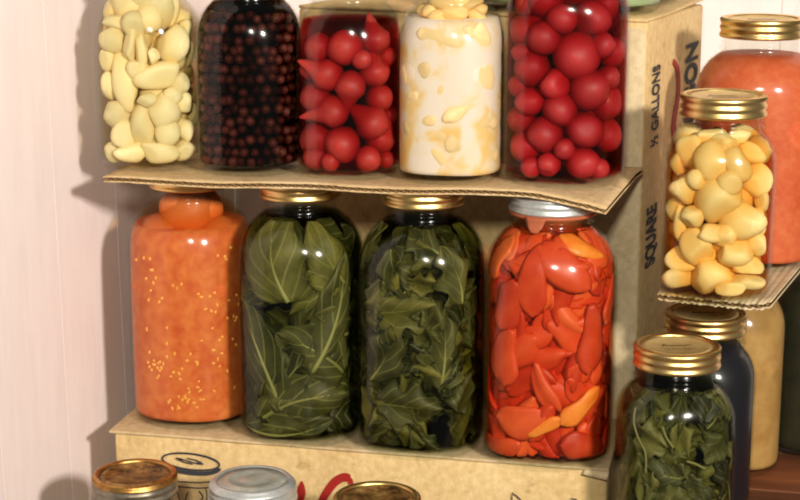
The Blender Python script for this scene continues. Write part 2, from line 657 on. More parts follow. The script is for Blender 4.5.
S2 = 0.133
cr_rot = TH_L
e = Vector((math.cos(cr_rot), math.sin(cr_rot), 0)); nb = Vector((-math.sin(cr_rot), math.cos(cr_rot), 0))
LC = Vector((LFR.x, LFR.y, 0)) + e * 0.003
front_left = LC + nb * (-0.110)
cA = front_left + e * 0.30
crate('wooden_crate', (cA.x, cA.y), cr_rot, 0.30, 0.238, S2, 'low wooden crate under the front jar of dark greens')
cB = front_left + nb * 0.240 + e * 0.36
crate('wooden_crate', (cB.x, cB.y), cr_rot, 0.325, 0.13, S2, 'reddish brown wooden crate behind, under the tan jar')


# ------------------------------------------------------------------ jars
class Jar:
    pass


def ring_mesh(profile, expo, seg=64, close_bottom=True, close_top=False):
    """profile: list of (r, z); expo(z, i) superellipse exponent"""
    vs, fs = [], []
    for i, (r, z) in enumerate(profile):
        n = expo[i]
        for s in range(seg):
            a = 2 * PI * s / seg
            c, q = abs(math.cos(a)), abs(math.sin(a))
            rr = r / (c ** n + q ** n) ** (1.0 / n)
            vs.append((rr * math.cos(a), rr * math.sin(a), z))
    for i in range(len(profile) - 1):
        for s in range(seg):
            a, b = i * seg + s, i * seg + (s + 1) % seg
            fs.append((a, b, b + seg, a + seg))
    if close_bottom:
        vs.append((0, 0, profile[0][1])); c0 = len(vs) - 1
        for s in range(seg):
            fs.append((c0, (s + 1) % seg, s))
    if close_top:
        vs.append((0, 0, profile[-1][1])); c0 = len(vs) - 1
        b = (len(profile) - 1) * seg
        for s in range(seg):
            fs.append((c0, b + s, b + (s + 1) % seg))
    return vs, fs


SPEC = {  # R, total height, shoulder start, neck start, neck radius, exponent
    'quart': (0.0470, 0.1780, 0.118, 0.1475, 0.0325, 2.65),
    'half': (0.0558, 0.2340, 0.166, 0.2040, 0.0330, 2.85),
    'squat': (0.0535, 0.2050, 0.142, 0.1740, 0.0330, 2.7),
    'halfr': (0.0566, 0.2340, 0.164, 0.2040, 0.0330, 2.35),
    'bigo': (0.0575, 0.2205, 0.156, 0.1900, 0.0340, 2.5),
    'shortq': (0.0465, 0.1705, 0.112, 0.1410, 0.0325, 2.65),
    'tanq': (0.0475, 0.2000, 0.135, 0.1680, 0.0325, 2.5),
}


def make_jar(name, label, spec, loc, rot, lid='gold', glass=None, R=None, lid_ink=True):
    j = Jar()
    R0, h, zs, zn, rn, nb_ = SPEC[spec]
    if R: R0 = R
    R0 = R0 * 0.985
    glass = glass or GLASS
    j.R, j.h, j.zs, j.zn, j.rn = R0, h, zs, zn, rn
    j.loc, j.rot = Vector(loc), rot
    wt = 0.0013

    def r_out(z):
        if z < 0.013:
            q = (0.013 - z) / 0.013
            return R0 - 0.0095 + 0.0095 * math.sqrt(max(0, 1 - q * q))
        if z <= zs: return R0
        if z < zn:
            t = (z - zs) / (zn - zs)
            return rn + (R0 - rn) * (1 - t ** 2.1) ** 0.8
        return rn

    def nexp(z):
        if z < zs * 0.8: return nb_
        if z > zn: return 2.0
        t = (z - zs * 0.8) / (zn - zs * 0.8)
        return nb_ + (2.0 - nb_) * t
    j.r_out, j.nexp = r_out, nexp
    j.wt = wt

    def rin(aw, z):      # inner radius toward world angle aw
        a = aw - rot
        n = nexp(z)
        c, q = abs(math.cos(a)), abs(math.sin(a))
        return (r_out(z) - wt) / (c ** n + q ** n) ** (1 / n)
    j.rin = rin
    root = empty(name, loc, rot)
    tag(root, label, 'jar')
    j.root = root
    # outer profile with base heel, bead and threads
    pr = [(R0 * 0.55, 0.0022), (R0 - 0.0125, 0.0)]
    for z in (0.0008, 0.0022, 0.0045, 0.0075, 0.0105, 0.013): pr.append((r_out(z), z))
    for z in np.linspace(0.013, zs, 7)[1:]: pr.append((R0, z))
    for t in np.linspace(0, 1, 12)[1:]:
        z = zs + t * (zn - zs)
        pr.append((r_out(z), z))
    top = h - 0.0015
    nk = [(0.0000, 0.001), (0.0028, 0.0026), (0.0026, 0.0042), (0.0004, 0.0056), (0.0, 0.0072), (0.0012, 0.0085), (0.0010, 0.0098), (-0.0002, 0.011)]
    for dr, dz in nk:
        if zn + dz < top - 0.004: pr.append((rn + dr, zn + dz))
    pr.append((rn - 0.0004, top - 0.003)); pr.append((rn - 0.0014, top)); pr.append((rn - 0.003, top))
    # inner surface back down
    for t in np.linspace(1, 0, 6)[0:]:
        z = zn + 0.004 + t * (top - 0.004 - zn - 0.004)
        pr.append((rn - wt - 0.0004, z))
    for t in np.linspace(1, 0, 11):
        z = zs + t * (zn - zs)
        pr.append((r_out(z) - wt, z))
    for z in (zs * 0.5, 0.016, 0.011, 0.008): pr.append((r_out(z) - wt, z))
    pr.append((R0 * 0.72, 0.0066))
    ex = [nexp(z) for r, z in pr]
    vs, fs = ring_mesh(pr, ex, 72, True, True)
    link('glass_body', vs, fs, glass, root)
    # lid
    if lid:
        lr = rn + 0.0024
        zt = h
        bm_, dm_ = {'gold': (GOLD, DISC), 'rust': (RUSTGOLD, STAINDISC), 'zinc': (ZINC, ZDISC), 'glass': (GOLD, STAINDISC)}[lid]
        if lid == 'zinc':
            lr = rn + 0.0036
            prof = [(lr - 0.0018, zt - 0.0165), (lr + 0.0006, zt - 0.0172), (lr + 0.0011, zt - 0.016), (lr + 0.0006, zt - 0.0145), (lr - 0.0012, zt - 0.0125), (lr + 0.0007, zt - 0.0105),
                    (lr + 0.0005, zt - 0.0090), (lr - 0.0014, zt - 0.0072), (lr + 0.0002, zt - 0.0055), (lr - 0.0004, zt - 0.0040), (lr - 0.0022, zt - 0.0030),
                    (lr - 0.0030, zt - 0.0012), (lr - 0.0042, zt - 0.0002), (lr - 0.0062, zt), (lr - 0.0072, zt - 0.0010)]
            vs, fs = ring_mesh(prof, [2] * len(prof), 96, False, False)
            band = link('zinc_cap', vs, fs, bm_, root)
            d = lr - 0.0072
            prof = [(d + 0.0003, zt - 0.0022), (d, zt - 0.0011), (d * 0.86, zt - 0.0013), (d * 0.82, zt - 0.0004), (d * 0.62, zt - 0.0002), (d * 0.57, zt - 0.0009), (d * 0.3, zt - 0.0009), (d * 0.24, zt - 0.0004)]
            vs, fs = ring_mesh(prof, [2] * len(prof), 72, False, True)
            link('cap_top', vs, fs, dm_, band)
            # rubber sealing ring
            prof = [(rn - 0.0005, zt - 0.0202), (rn + 0.0042, zt - 0.0205), (rn + 0.0048, zt - 0.0190), (rn + 0.0042, zt - 0.0174), (rn - 0.0005, zt - 0.0172)]
            vs, fs = ring_mesh(prof, [2] * len(prof), 64, False, False)
            rb = link('rubber_ring', vs, fs, RUBBER, root)
        else:
            prof = [(lr - 0.0012, zt - 0.0168), (lr + 0.0002, zt - 0.0172), (lr + 0.0009, zt - 0.0160), (lr + 0.0006, zt - 0.0142), (lr - 0.0007, zt - 0.0126), (lr - 0.0003, zt - 0.0112),
                    (lr + 0.0007, zt - 0.0096), (lr + 0.0006, zt - 0.0080), (lr - 0.0006, zt - 0.0064), (lr - 0.0004, zt - 0.0050), (lr + 0.0003, zt - 0.0042)]
            if lid in ('rust', 'glass'):
                vs, fs = ring_mesh(prof, [2] * len(prof), 96, False, False)
                link('band_skirt', vs, fs, TARNISH, root)
                prof = [(lr + 0.0004, zt - 0.0050), (lr + 0.0008, zt - 0.0048)] + prof[-1:]
            seg = 160
            ex = [2] * len(prof)
            vs, fs = ring_mesh(prof, ex, seg, False, False)
            b = len(vs) - seg
            top_prof = [(lr + 0.0003, zt - 0.0018, 0.00045), (lr - 0.0004, zt - 0.0006, 0.0003), (lr - 0.0014, zt, 0), (lr - 0.0040, zt - 0.0001, 0), (lr - 0.0050, zt - 0.0008, 0), (lr - 0.0052, zt - 0.0022, 0)]
            prev = b
            for (r, z, kn) in top_prof:
                st_ = len(vs)
                for s in range(seg):
                    a = 2 * PI * s / seg
                    rr = r + (kn if s % 2 else -kn)
                    vs.append((rr * math.cos(a), rr * math.sin(a), z))
                for s in range(seg):
                    fs.append((prev + s, prev + (s + 1) % seg, st_ + (s + 1) % seg, st_ + s))
                prev = st_
            band = link('screw_band', vs, fs, bm_, root)
            d = lr - 0.0051
            prof = [(d + 0.0004, zt - 0.0030), (d, zt - 0.0020), (d * 0.93, zt - 0.0020), (d * 0.90, zt - 0.0011), (d * 0.84, zt - 0.0011), (d * 0.80, zt - 0.0020), (d * 0.2, zt - 0.0020)]
            vs, fs = ring_mesh(prof, [2] * len(prof), 72, False, True)
            ld = link('lid_disc', vs, fs, dm_, root)
            if lid_ink:
                parts = []
                zt2 = zt - 0.00195
                mp = lambda u, v, l: (u, v, zt2 + l)
                r2 = random.Random(5)
                aa = -rot
                ca, sa = math.cos(aa), math.sin(aa)
                mpr = lambda u, v, l: (u * ca - v * sa, u * sa + v * ca, zt2 + l)
                x = -0.012
                pts = bez([(-0.012, 0.0), (-0.010, 0.006), (-0.0085, 0.001), (-0.006, 0.003), (-0.0045, 0.0), (-0.002, 0.003), (0.0, 0.0005), (0.003, 0.0032), (0.005, 0.0005), (0.008, 0.0035), (0.012, 0.004)], 4)
                parts.append(ribbon(pts, 0.0014, mpr, 0.00006))
                for row, (y, xa, xb) in enumerate(((-0.005, -0.014, 0.014), (-0.009, -0.011, 0.011))):
                    x = xa
                    while x < xb:
                        wq = r2.uniform(0.0008, 0.0016)
                        parts.append(ribbon([(x, y - 0.0012), (x + wq * 0.3, y + 0.0012)], 0.0007, mpr, 0.00006))
                        if r2.random() < 0.6:
                            parts.append(ribbon([(x, y + r2.choice([-0.0011, 0, 0.0011])), (x + wq, y)], 0.0006, mpr, 0.00006))
                        x += wq + 0.0006
                V, Fc = merge(parts)
                link('lid_print', V, Fc, LIDINK, ld, smooth=False)
    d = CAM - Vector(loc)
    j.view = math.atan2(d.y, d.x)        # world angle that faces the camera
    return j


def liquid(j, name, label, mat, ztop, cat='liquid', gap=0.0006, kind='stuff'):
    g = j.wt + gap
    pr = [(j.R * 0.7 - 0.001, 0.0072), (j.r_out(0.0085) - g, 0.0092), (j.r_out(0.011) - g, 0.0125)]
    for z in np.linspace(0.016, ztop, 26): pr.append((j.r_out(z) - g, z))
    ex = [j.nexp(z) for r, z in pr]
    vs, fs = ring_mesh(pr, ex, 72, True, True)
    o = link(name, vs, fs, mat, None, True, j.loc, (0, 0, j.rot))
    tag(o, label, cat, kind=kind)
    return o


def at_jar(j, u, z, depth):
    """world point in jar: u in -1..1 across the jar as the camera sees it, z local height, depth = distance in from the glass along the view"""
    right = j.view + PI / 2
    # find point on inner surface with lateral offset x
    x = u * (j.rin(right, z) if u > 0 else j.rin(right + PI, z))
    vx, vy = math.cos(j.view), math.sin(j.view)
    rx, ry = math.cos(right), math.sin(right)
    lo, hi = 0.0, j.R * 1.3
    for _ in range(30):
        m = (lo + hi) / 2
        px, py = vx * m + rx * x, vy * m + ry * x
        if math.hypot(px, py) < j.rin(math.atan2(py, px), z): lo = m
        else: hi = m
    m = lo - depth
    return Vector((j.loc.x + vx * m + rx * x, j.loc.y + vy * m + ry * x, j.loc.z + z))


def fit_in(j, p, rad, tries=20):
    """pull a ball of radius rad at world point p inside the jar's glass"""
    z = max(p.z - j.loc.z, 0.0085 + rad * 0.9)
    for _ in range(tries):
        dx, dy = p.x - j.loc.x, p.y - j.loc.y
        a = math.atan2(dy, dx)
        lim = min(j.rin(a, z), j.rin(a, min(z + rad * 0.7, j.zn))) - rad - 0.0006
        r = math.hypot(dx, dy)
        if r > lim:
            kq = max(lim, 0.0) / r
            p = Vector((j.loc.x + dx * kq, j.loc.y + dy * kq, 0))
        else:
            break
    return Vector((p.x, p.y, j.loc.z + z))


# ------------------------------------------------------------------ lumps
from mathutils import noise as mnoise


def ico(sub=3):
    import bmesh
    bm = bmesh.new()
    bmesh.ops.create_icosphere(bm, subdivisions=sub, radius=1.0)
    vs = [v.co.copy() for v in bm.verts]
    fs = [tuple(v.index for v in f.verts) for f in bm.faces]
    bm.free()
    return vs, fs


ICO3 = ico(3)
ICO2 = ico(2)
ICO4 = ico(4)


def lump(seed, scale=(1, 1, 1), amp=0.12, freq=1.3, planes=0, tail=0.0, src=ICO3, pl_min=0.6, pl_max=0.9, rnd=0.03):
    r = random.Random(seed)
    off = Vector((seed * 3.1, seed * 1.7, seed * 0.9))
    pls = []
    for _ in range(planes):
        n = Vector((r.gauss(0, 1), r.gauss(0, 1), r.gauss(0, 1))).normalized()
        pls.append((n, r.uniform(pl_min, pl_max)))
    out = []
    for v in src[0]:
        q = v * (1 + amp * mnoise.noise(v * freq + off))
        for n, d in pls:
            s = q.dot(n) - d
            if s > -rnd * 2:
                q = q - n * max(0, (s + rnd * 2) * 0.5 if s < rnd * 2 else s)
        if tail:
            if q.z > 0.3:
                t = (q.z - 0.3) / 0.7
                kq = 1 - 0.62 * t ** 0.9
                q = Vector((q.x * kq, q.y * kq, q.z + tail * t ** 2))
        out.append(Vector((q.x * scale[0], q.y * scale[1], q.z * scale[2])))
    return out, src[1]


def mesh_of(name, vf, mat):
    me = bpy.data.meshes.new(name)
    me.from_pydata([tuple(v) for v in vf[0]], [], vf[1])
    me.materials.append(mat)
    me.polygons.foreach_set('use_smooth', [True] * len(me.polygons))
    me.update()
    return me


ORD = ['first', 'second', 'third', 'fourth', 'fifth', 'sixth', 'seventh', 'eighth', 'ninth', 'tenth', 'eleventh', 'twelfth']


def layer_labels(items, text, where, per=5):
    """items: list of (u, z). gives each a label by its layer up from the base and its order across"""
    order = sorted(range(len(items)), key=lambda i: items[i][1])
    labels = [None] * len(items)
    for li in range(0, len(order), per):
        lay = sorted(order[li:li + per], key=lambda i: items[i][0])
        for r_, i in enumerate(lay):
            labels[i] = f'{text}, {ORD[r_]} from left in {ORD[li // per]} layer up, {where}'
    return labels


def place(name, me, loc, rot, scl, label, cat, group):
    o = bpy.data.objects.new(name, me)
    COL.objects.link(o)
    o.location = loc
    o.rotation_euler = rot
    o.scale = (scl, scl, scl) if not hasattr(scl, '__len__') else scl
    tag(o, label, cat, group)
    return o


def flesh(name, a, b, scale=30, rough=0.5, spec=0.25, detail=4, sss=0.0, c3=None):
    k = NT(name)
    oi = k.n('ShaderNodeObjectInfo')
    nz = k.noise(scale, detail, 0.6)
    stops = [(0.3, a), (0.7, b)]
    if c3: stops = [(0.25, a), (0.5, b), (0.75, c3)]
    col = k.ramp(nz, stops)
    rnd = k.ramp(oi.outputs['Random'], [(0, (0.80, 0.80, 0.80, 1)), (1, (1.12, 1.12, 1.12, 1))])
    col = k.mix(1.0, col, rnd, 'MULTIPLY')
    return k.bsdf(col, rough, 0, spec)


BEET = flesh('red_beet_skin', srgb(150, 32, 30), srgb(182, 54, 46), 40)
CHERRY = flesh('red_fruit_skin', srgb(154, 28, 34), srgb(188, 52, 52), 40)
POTATO = flesh('pale_yellow_flesh', srgb(232, 190, 112), srgb(246, 216, 150), 50, 0.45)
PARSNIP = flesh('cream_flesh', srgb(230, 204, 142), srgb(242, 224, 174), 40, 0.5)
PEACH = flesh('peach_flesh', srgb(234, 184, 108), srgb(242, 204, 142), 50, 0.5)
PEACH2 = flesh('sunken_peach_flesh', srgb(236, 196, 132), srgb(238, 206, 160), 40, 0.5)
BERRY = flesh('dark_berry_skin', srgb(92, 44, 36), srgb(126, 66, 52), 200, 0.4)
TOMATO = flesh('cooked_tomato_flesh', srgb(206, 100, 44), srgb(222, 124, 64), 40, 0.5)

JR = -math.radians(12.5)      # jars stand square to the shelf


def base(px, py, z):
    p = on_z(px, py, z)
    return (p.x, p.y, z)


# ---------------- top row ----------------
jA = make_jar('mason_jar', 'square glass jar of cream-coloured pieces, at the wall end of the top row', 'quart', base(153, 164.2, HS), JR, R=0.0460)
jB = make_jar('mason_jar', 'glass jar of almost black berries beside the jar of cream-coloured pieces', 'quart', base(252, 168.5, HS), JR, R=0.0460)
jC = make_jar('mason_jar', 'glass jar of small tailed red beets in clear dark red juice', 'quart', base(350.5, 172.5, HS), JR, R=0.0452)
jD = make_jar('mason_jar', 'glass jar of peach pieces in milky white liquid on the top shelf', 'quart', base(451, 177, HS), JR, R=0.0457)
jE = make_jar('mason_jar', 'large glass jar of round red fruit at the drooping end of the shelf', 'squat', base(564.5, 178.5, HS), JR, R=0.0524)

# jar A contents
liquid(jA, 'cream_juice', 'pale yellow juice around the cream-coloured pieces', liquid_mat('pale_juice', (3, 8, 18)), 0.150)
K = 0.000358
items = [(105, 30, 45, 1, 1.3, .8), (195, 35, 58, 1, 1, 1), (258, 40, 34, .7, 1, 1.4), (85, 110, 36, 1, 1, 1), (130, 125, 34, .5, 1, 1.3), (156, 132, 34, .5, 1, 1.3), (185, 147, 16, 1, 1, 1.2),
         (235, 120, 42, .9, 1, 1.1), (112, 212, 46, .7, 1, 1.5), (195, 195, 44, 1.35, 1, .75), (245, 215, 27, 1, 1, 1), (165, 252, 20, 1.2, 1, .9), (203, 285, 46, .85, 1, 1.1), (253, 265, 28, 1, 1, 1),
         (90, 290, 36, 1, 1, 1), (155, 322, 44, .7, 1, 1.3), (112, 345, 38, 1, 1, 1), (215, 335, 32, 1, 1, 1), (256, 335, 28, .9, 1, 1.2), (188, 382, 38, 1.3, 1, .7), (130, 388, 36, 1.3, 1, .7),
         (250, 385, 30, 1.2, 1, .8), (80, 385, 26, 1, 1, 1), (75, 225, 26, .8, 1, 1.3), (282, 150, 22, .6, 1, 1.4), (284, 300, 22, .7, 1, 1.3), (92, 72, 32, 1.2, 1, .7), (140, 70, 30, 1, 1, 1), (275, 95, 24, .7, 1, 1.3),
         (150, 180, 30, 1, 1, 1), (225, 250, 26, 1, 1, 1), (70, 160, 26, .8, 1, 1.2), (240, -5, 34, 1, 1, .8), (150, 5, 36, 1.1, 1, .8)]
uz = [((x - 175) / 124, (410 - y) * K + 0.0075) for x, y, *_ in items]
labs = layer_labels(uz, 'cream-coloured piece', 'in wall-end jar', 6)
for i, (x, y, r, sx, sy, sz) in enumerate(items):
    me = mesh_of('cream_piece', lump(100 + i, (sx, sy * 0.62, sz), 0.10, 1.0, 7, 0, ICO3, 0.62, 0.9), PARSNIP)
    rad = r * K * 1.10
    p = at_jar(jA, max(-0.9, min(0.9, uz[i][0])), uz[i][1], rad * 0.62)
    p = fit_in(jA, p, rad * 0.66)
    place('cream_piece', me, p, (random.uniform(-.2, .2), random.uniform(-.25, .25), jA.view + PI / 2 + random.uniform(-.3, .3)), rad, labs[i], 'fruit piece', 'cream-coloured pieces in the wall-end jar')
for i in range(60):
    a, zz, rr = i * 2.39996, 0.018 + 0.118 * (i / 59), (0.027 if i % 4 else 0.008)
    me = mesh_of('cream_piece', lump(200 + i, (1.1, 1.0, 0.9), 0.10, 1.0, 6, 0, ICO2), PARSNIP)
    place('cream_piece', me, (jA.loc.x + rr * math.cos(a), jA.loc.y + rr * math.sin(a) + 0.003, jA.loc.z + zz), tuple(rng.uniform(0, 6, 3)), 0.0138,
          'cream-coloured piece packed behind the front pieces in the wall-end jar', 'fruit piece', 'cream-coloured pieces deep in the wall-end jar')

# jar B contents
liquid(jB, 'berry_juice', 'almost black berry juice in the second jar of the top row', liquid_mat('berry_juice', (150, 205, 215)), 0.148)
me_b = [mesh_of('berry', lump(300 + i, (1, 1, 0.95), 0.12, 2.2, 0, 0, ICO2), BERRY) for i in range(4)]
cnt = 0
row = 0
zz = 0.0125
while zz < 0.136:
    m = 12
    for i in range(m):
        aa = -1.25 + 2.5 * (i + 0.5 * (row % 2)) / m + rng.normal(0, 0.03)
        dep = 0.0078 + abs(rng.normal(0, 0.0030))
        p = at_jar(jB, math.sin(aa) * 0.93, zz + rng.normal(0, 0.0012), dep)
        p = fit_in(jB, p, 0.0046)
        place('dark_berry', me_b[cnt % 4], p, tuple(rng.uniform(0, 6, 3)), rng.uniform(0.0042, 0.0052),
              'dark berry packed in the almost black jar of berries', 'berry', 'dark berries in the second jar of the top row')
        cnt += 1
    row += 1
    zz += 0.0088

# jar C contents: tailed beets
liquid(jC, 'beet_juice', 'clear dark red juice around the tailed beets', liquid_mat('beet_juice', (26, 110, 95)), 0.1345)
items = [(85, 142, 33, 0, 0), (158, 138, 40, 0, 0), (240, 122, 36, 0.9, 0.2), (112, 205, 39, 0.9, 1.1), (236, 198, 34, 1.0, 0.1), (170, 232, 37, 0.9, 3.0), (76, 262, 37, 0, 0), (250, 260, 32, 0, 0),
         (125, 292, 38, 1.1, 1.75), (226, 318, 42, 0.8, 0.9), (78, 362, 42, 0, 0), (150, 371, 42, 0, 0), (256, 358, 36, 0.6, -0.5), (214, 403, 30, 0, 0), (60, 195, 24, 0, 0), (78, 408, 30, 0, 0), (272, 165, 26, 0, 0),
         (120, 418, 22, 0, 0), (268, 410, 22, 0, 0), (200, 165, 24, 0, 0), (278, 305, 24, 0, 0)]
uz = [((x - 170) / 128, (432 - y) * K + 0.0075) for x, y, *_ in items]
labs = layer_labels(uz, 'small red beet', 'in the dark red juice jar', 5)
for i, (x, y, r, tl, an) in enumerate(items):
    me = mesh_of('beet', lump(400 + i, (1, 1, 1), 0.10, 1.1, 0, tl, ICO3), BEET)
    rad = r * K * 1.06
    p = at_jar(jC, max(-0.86, min(0.86, uz[i][0])), uz[i][1], rad * 0.95)
    p = fit_in(jC, p, rad * 0.92)
    q = Matrix.Rotation(jC.view + PI / 2, 3, 'Z') @ Matrix.Rotation(-an if tl else random.uniform(0, 6), 3, 'Y')
    place('red_beet', me, p, q.to_euler(), rad, labs[i], 'beet', 'tailed red beets in the third jar')
for i in range(9):
    a, rr = rng.uniform(-PI, PI), rng.uniform(0.0, 0.016)
    me = mesh_of('beet', lump(440 + i, (1, 1, 1), 0.10, 1.1, 0, 0, ICO2), BEET)
    place('red_beet', me, (jC.loc.x + rr * math.cos(a), jC.loc.y + 0.012 + rr * math.sin(a) * 0.6, jC.loc.z + 0.022 + i * 0.0105), tuple(rng.uniform(0, 6, 3)), 0.0135,
          'small red beet deep in the dark red juice behind the front beets', 'beet', 'beets deep in the third jar')

# jar D contents: peaches in milky liquid
k = NT('milky_liquid')
n1 = k.noise(44, 2.5, 0.5, dist=0.5, stretch=(1, 1, 0.8))
c = k.ramp(n1, [(0.40, srgb(238, 216, 202)), (0.50, srgb(238, 212, 184)), (0.62, srgb(238, 194, 128)), (0.75, srgb(236, 184, 106))])
MILK = k.bsdf(c, 0.5, 0, 0.2)
liquid(jD, 'milky_liquid', 'milky white liquid filling the peach jar', MILK, 0.138)
pk = [(350, 185, 20, .9, 1.2), (395, 115, 34, 1.3, .7), (395, 235, 30, .8, 1.3), (330, 245, 18, 1, .9), (500, 115, 28, .8, 1.3), (505, 200, 30, .8, 1.4), (460, 270, 34, 1.4, .6), (510, 305, 26, 1.1, .8), (440, 355, 26, .9, 1.1),
      (390, 395, 26, .7, 1.3), (318, 325, 20, .7, 1.3), (540, 260, 20, .7, 1.4), (360, 300, 20, 1.2, .7), (525, 385, 22, .9, 1), (475, 100, 18, .7, 1.2), (315, 200, 16, .7, 1.4), (400, 335, 12, 1, 1)]
uz = [((x - 425) / 130, (432 - y) * K + 0.0075) for x, y, *_ in pk]
labs = layer_labels(uz, 'sunken peach piece', 'in the milky jar', 6)
for i, (x, y, r, sx, sz) in enumerate(pk):
    me = mesh_of('peach_piece', lump(500 + i, (sx, 0.34, sz), 0.16, 1.2, 0, 0, ICO4), PEACH2)
    rad = r * K * 1.25
    uz[i] = (uz[i][0], max(uz[i][1], 0.012 + rad * sz))
    aw = jD.view + math.asin(max(-0.92, min(0.92, uz[i][0])))
    rr = jD.rin(aw, uz[i][1]) - rad * 0.36
    p = Vector((jD.loc.x + rr * math.cos(aw), jD.loc.y + rr * math.sin(aw), jD.loc.z + uz[i][1]))
    place('peach_piece', me, p, (0, random.uniform(-.6, .6), aw + PI / 2), rad, labs[i], 'fruit piece', 'peach pieces sunk in the milky jar')
tp = [(330, 50, 24), (362, 48, 26), (400, 30, 32), (430, 52, 28), (480, 38, 30), (515, 52, 24), (445, 14, 26), (385, 60, 20), (400, 5, 26), (500, 60, 20)]
labs = layer_labels([(x, -y) for x, y, r in tp], 'peach slice above the milky liquid', 'in its neck', 5)
for i, (x, y, r) in enumerate(tp):
    me = mesh_of('peach_slice', lump(540 + i, (1.25, 0.9, 0.72), 0.15, 1.2, 2, 0, ICO3), PEACH)
    rad = r * K
    z = (432 - y) * K + 0.0075
    p = at_jar(jD, max(-0.7, min(0.7, (x - 425) / 130)), min(z, 0.152), 0.014)
    p = fit_in(jD, p, rad * 1.0)
    place('peach_slice', me, p, (0, random.uniform(-.3, .3), jD.view + PI / 2), rad, labs[i], 'fruit piece', 'peach slices above the milky liquid')

# jar E contents: round red fruit
K2 = 0.000388
liquid(jE, 'red_juice', 'clear dark red juice around the round red fruit', liquid_mat('red_juice', (28, 125, 105)), 0.176)
items = [(122, 30, 38, 1), (212, 2, 45, 1), (175, 65, 33, .95), (245, 65, 40, 1), (78, 95, 36, 1), (133, 105, 37, 1), (285, 40, 34, 1), (208, 142, 50, 1.0), (105, 172, 39, 1), (160, 203, 33, 1), (238, 215, 45, 1),
         (103, 243, 33, .9), (173, 257, 38, 1), (78, 285, 32, 1), (140, 313, 40, 1), (228, 300, 43, .85), (92, 342, 37, .95), (228, 377, 36, .9), (286, 245, 36, 1.1), (300, 140, 28, 1.2), (292, 315, 32, 1.2), (150, 375, 26, 1),
         (265, 385, 22, 1), (285, 190, 26, 1), (72, 210, 26, 1), (75, 40, 26, 1), (268, 120, 28, 1), (185, 340, 24, 1), (80, 140, 24, 1), (110, 385, 22, 1)]
uz = [((x - 187) / 135, (405 - y) * K2 + 0.0075) for x, y, *_ in items]
labs = layer_labels(uz, 'round red fruit', 'in the large jar', 5)
for i, (x, y, r, sz) in enumerate(items):
    me = mesh_of('red_fruit', lump(600 + i, (1, 1, sz), 0.09, 1.2, 2 if i % 3 == 0 else 0, 0, ICO3, 0.75, 0.95), CHERRY)
    rad = r * K2 * 1.04
    p = at_jar(jE, max(-0.86, min(0.86, uz[i][0])), uz[i][1], rad * 0.95)
    p = fit_in(jE, p, rad * 0.95)
    place('red_fruit', me, p, (random.uniform(-.4, .4), random.uniform(-.4, .4), random.uniform(0, 6)), rad, labs[i], 'fruit', 'round red fruit in the large jar')
for i in range(40):
    a, rr = i * 2.39996, (0.030 if i % 4 else 0.008)
    me = mesh_of('red_fruit', lump(640 + i, (1, 1, 1), 0.10, 1.1, 0, 0, ICO2), CHERRY)
    place('red_fruit', me, (jE.loc.x + rr * math.cos(a), jE.loc.y + 0.006 + rr * math.sin(a), jE.loc.z + 0.022 + i * 0.0034), tuple(rng.uniform(0, 6, 3)), 0.0150,
          'round red fruit deep in the large jar behind the front fruit', 'fruit', 'round red fruit deep in the large jar')

# ---------------- second row ----------------
jT = make_jar('mason_jar', 'half gallon glass jar of orange tomato pulp with seeds', 'halfr', base(196, 412.5, H1), JR)
jG1 = make_jar('mason_jar', 'half gallon jar of greens beside the tomato pulp, with big veined leaves', 'half', base(304, 428.5, H1), JR)
jG2 = make_jar('mason_jar', 'half gallon jar of crumpled greens beside the jar of red peppers', 'half', base(422, 440, H1), JR)
jP = make_jar('mason_jar', 'half gallon jar of red pepper strips under a zinc cap', 'half', base(547.5, 450, H1), JR, lid='zinc', R=0.0568)
# hanging tongue of the rubber ring
tv, tf = [], []
for i in range(8):
    for q in range(7):
        t, s = i / 7, q / 6 - 0.5
        wd = 0.019 * (1 - 0.5 * t) * (1 if t < 0.85 else 0.75)
        a = jP.view - 0.38 - jP.rot
        r = jP.rn + 0.0046 - 0.0006 * t + 0.0035 * max(0, t - 0.4)
        zz = jP.h - 0.0185 - 0.0125 * t + 0.002 * s * s
        ang = a + s * wd / r
        tv.append((r * math.cos(ang), r * math.sin(ang), zz))
for i in range(7):
    for q in range(6):
        a = i * 7 + q
        tf.append((a, a + 1, a + 8, a + 7))
tg = link('rubber_tab', tv, tf, RUBBER, jP.root)
sm = tg.modifiers.new('thick', 'SOLIDIFY'); sm.thickness = 0.0014

# tomato pulp
k = NT('tomato_pulp')
n1 = k.noise(28, 5, 0.6)
n2 = k.noise(110, 4, 0.6)
c = k.ramp(n1, [(0.3, srgb(198, 84, 36)), (0.5, srgb(212, 102, 50)), (0.72, srgb(222, 122, 66))])
c = k.mix(0.3, c, k.ramp(n2, [(0.35, srgb(200, 70, 24)), (0.65, srgb(244, 146, 70))]))
PULP = k.bsdf(c, 0.5, 0, 0.25)
liquid(jT, 'tomato_pulp', 'orange tomato pulp filling the wall-end jar of the second row', PULP, 0.184, 'pulp')
liquid(jT, 'tomato_juice', 'thin orange juice above the tomato pulp', liquid_mat('tomato_juice', (4, 15, 34)), 0.204, gap=0.0003)
SEED = flesh('tomato_seed', srgb(236, 150, 58), srgb(244, 178, 86), 200, 0.4)
sv = []
vv, ff = ICO2
cl = [(rng.uniform(-0.75, 0.75), rng.uniform(0.02, 0.16)) for _ in range(40)]
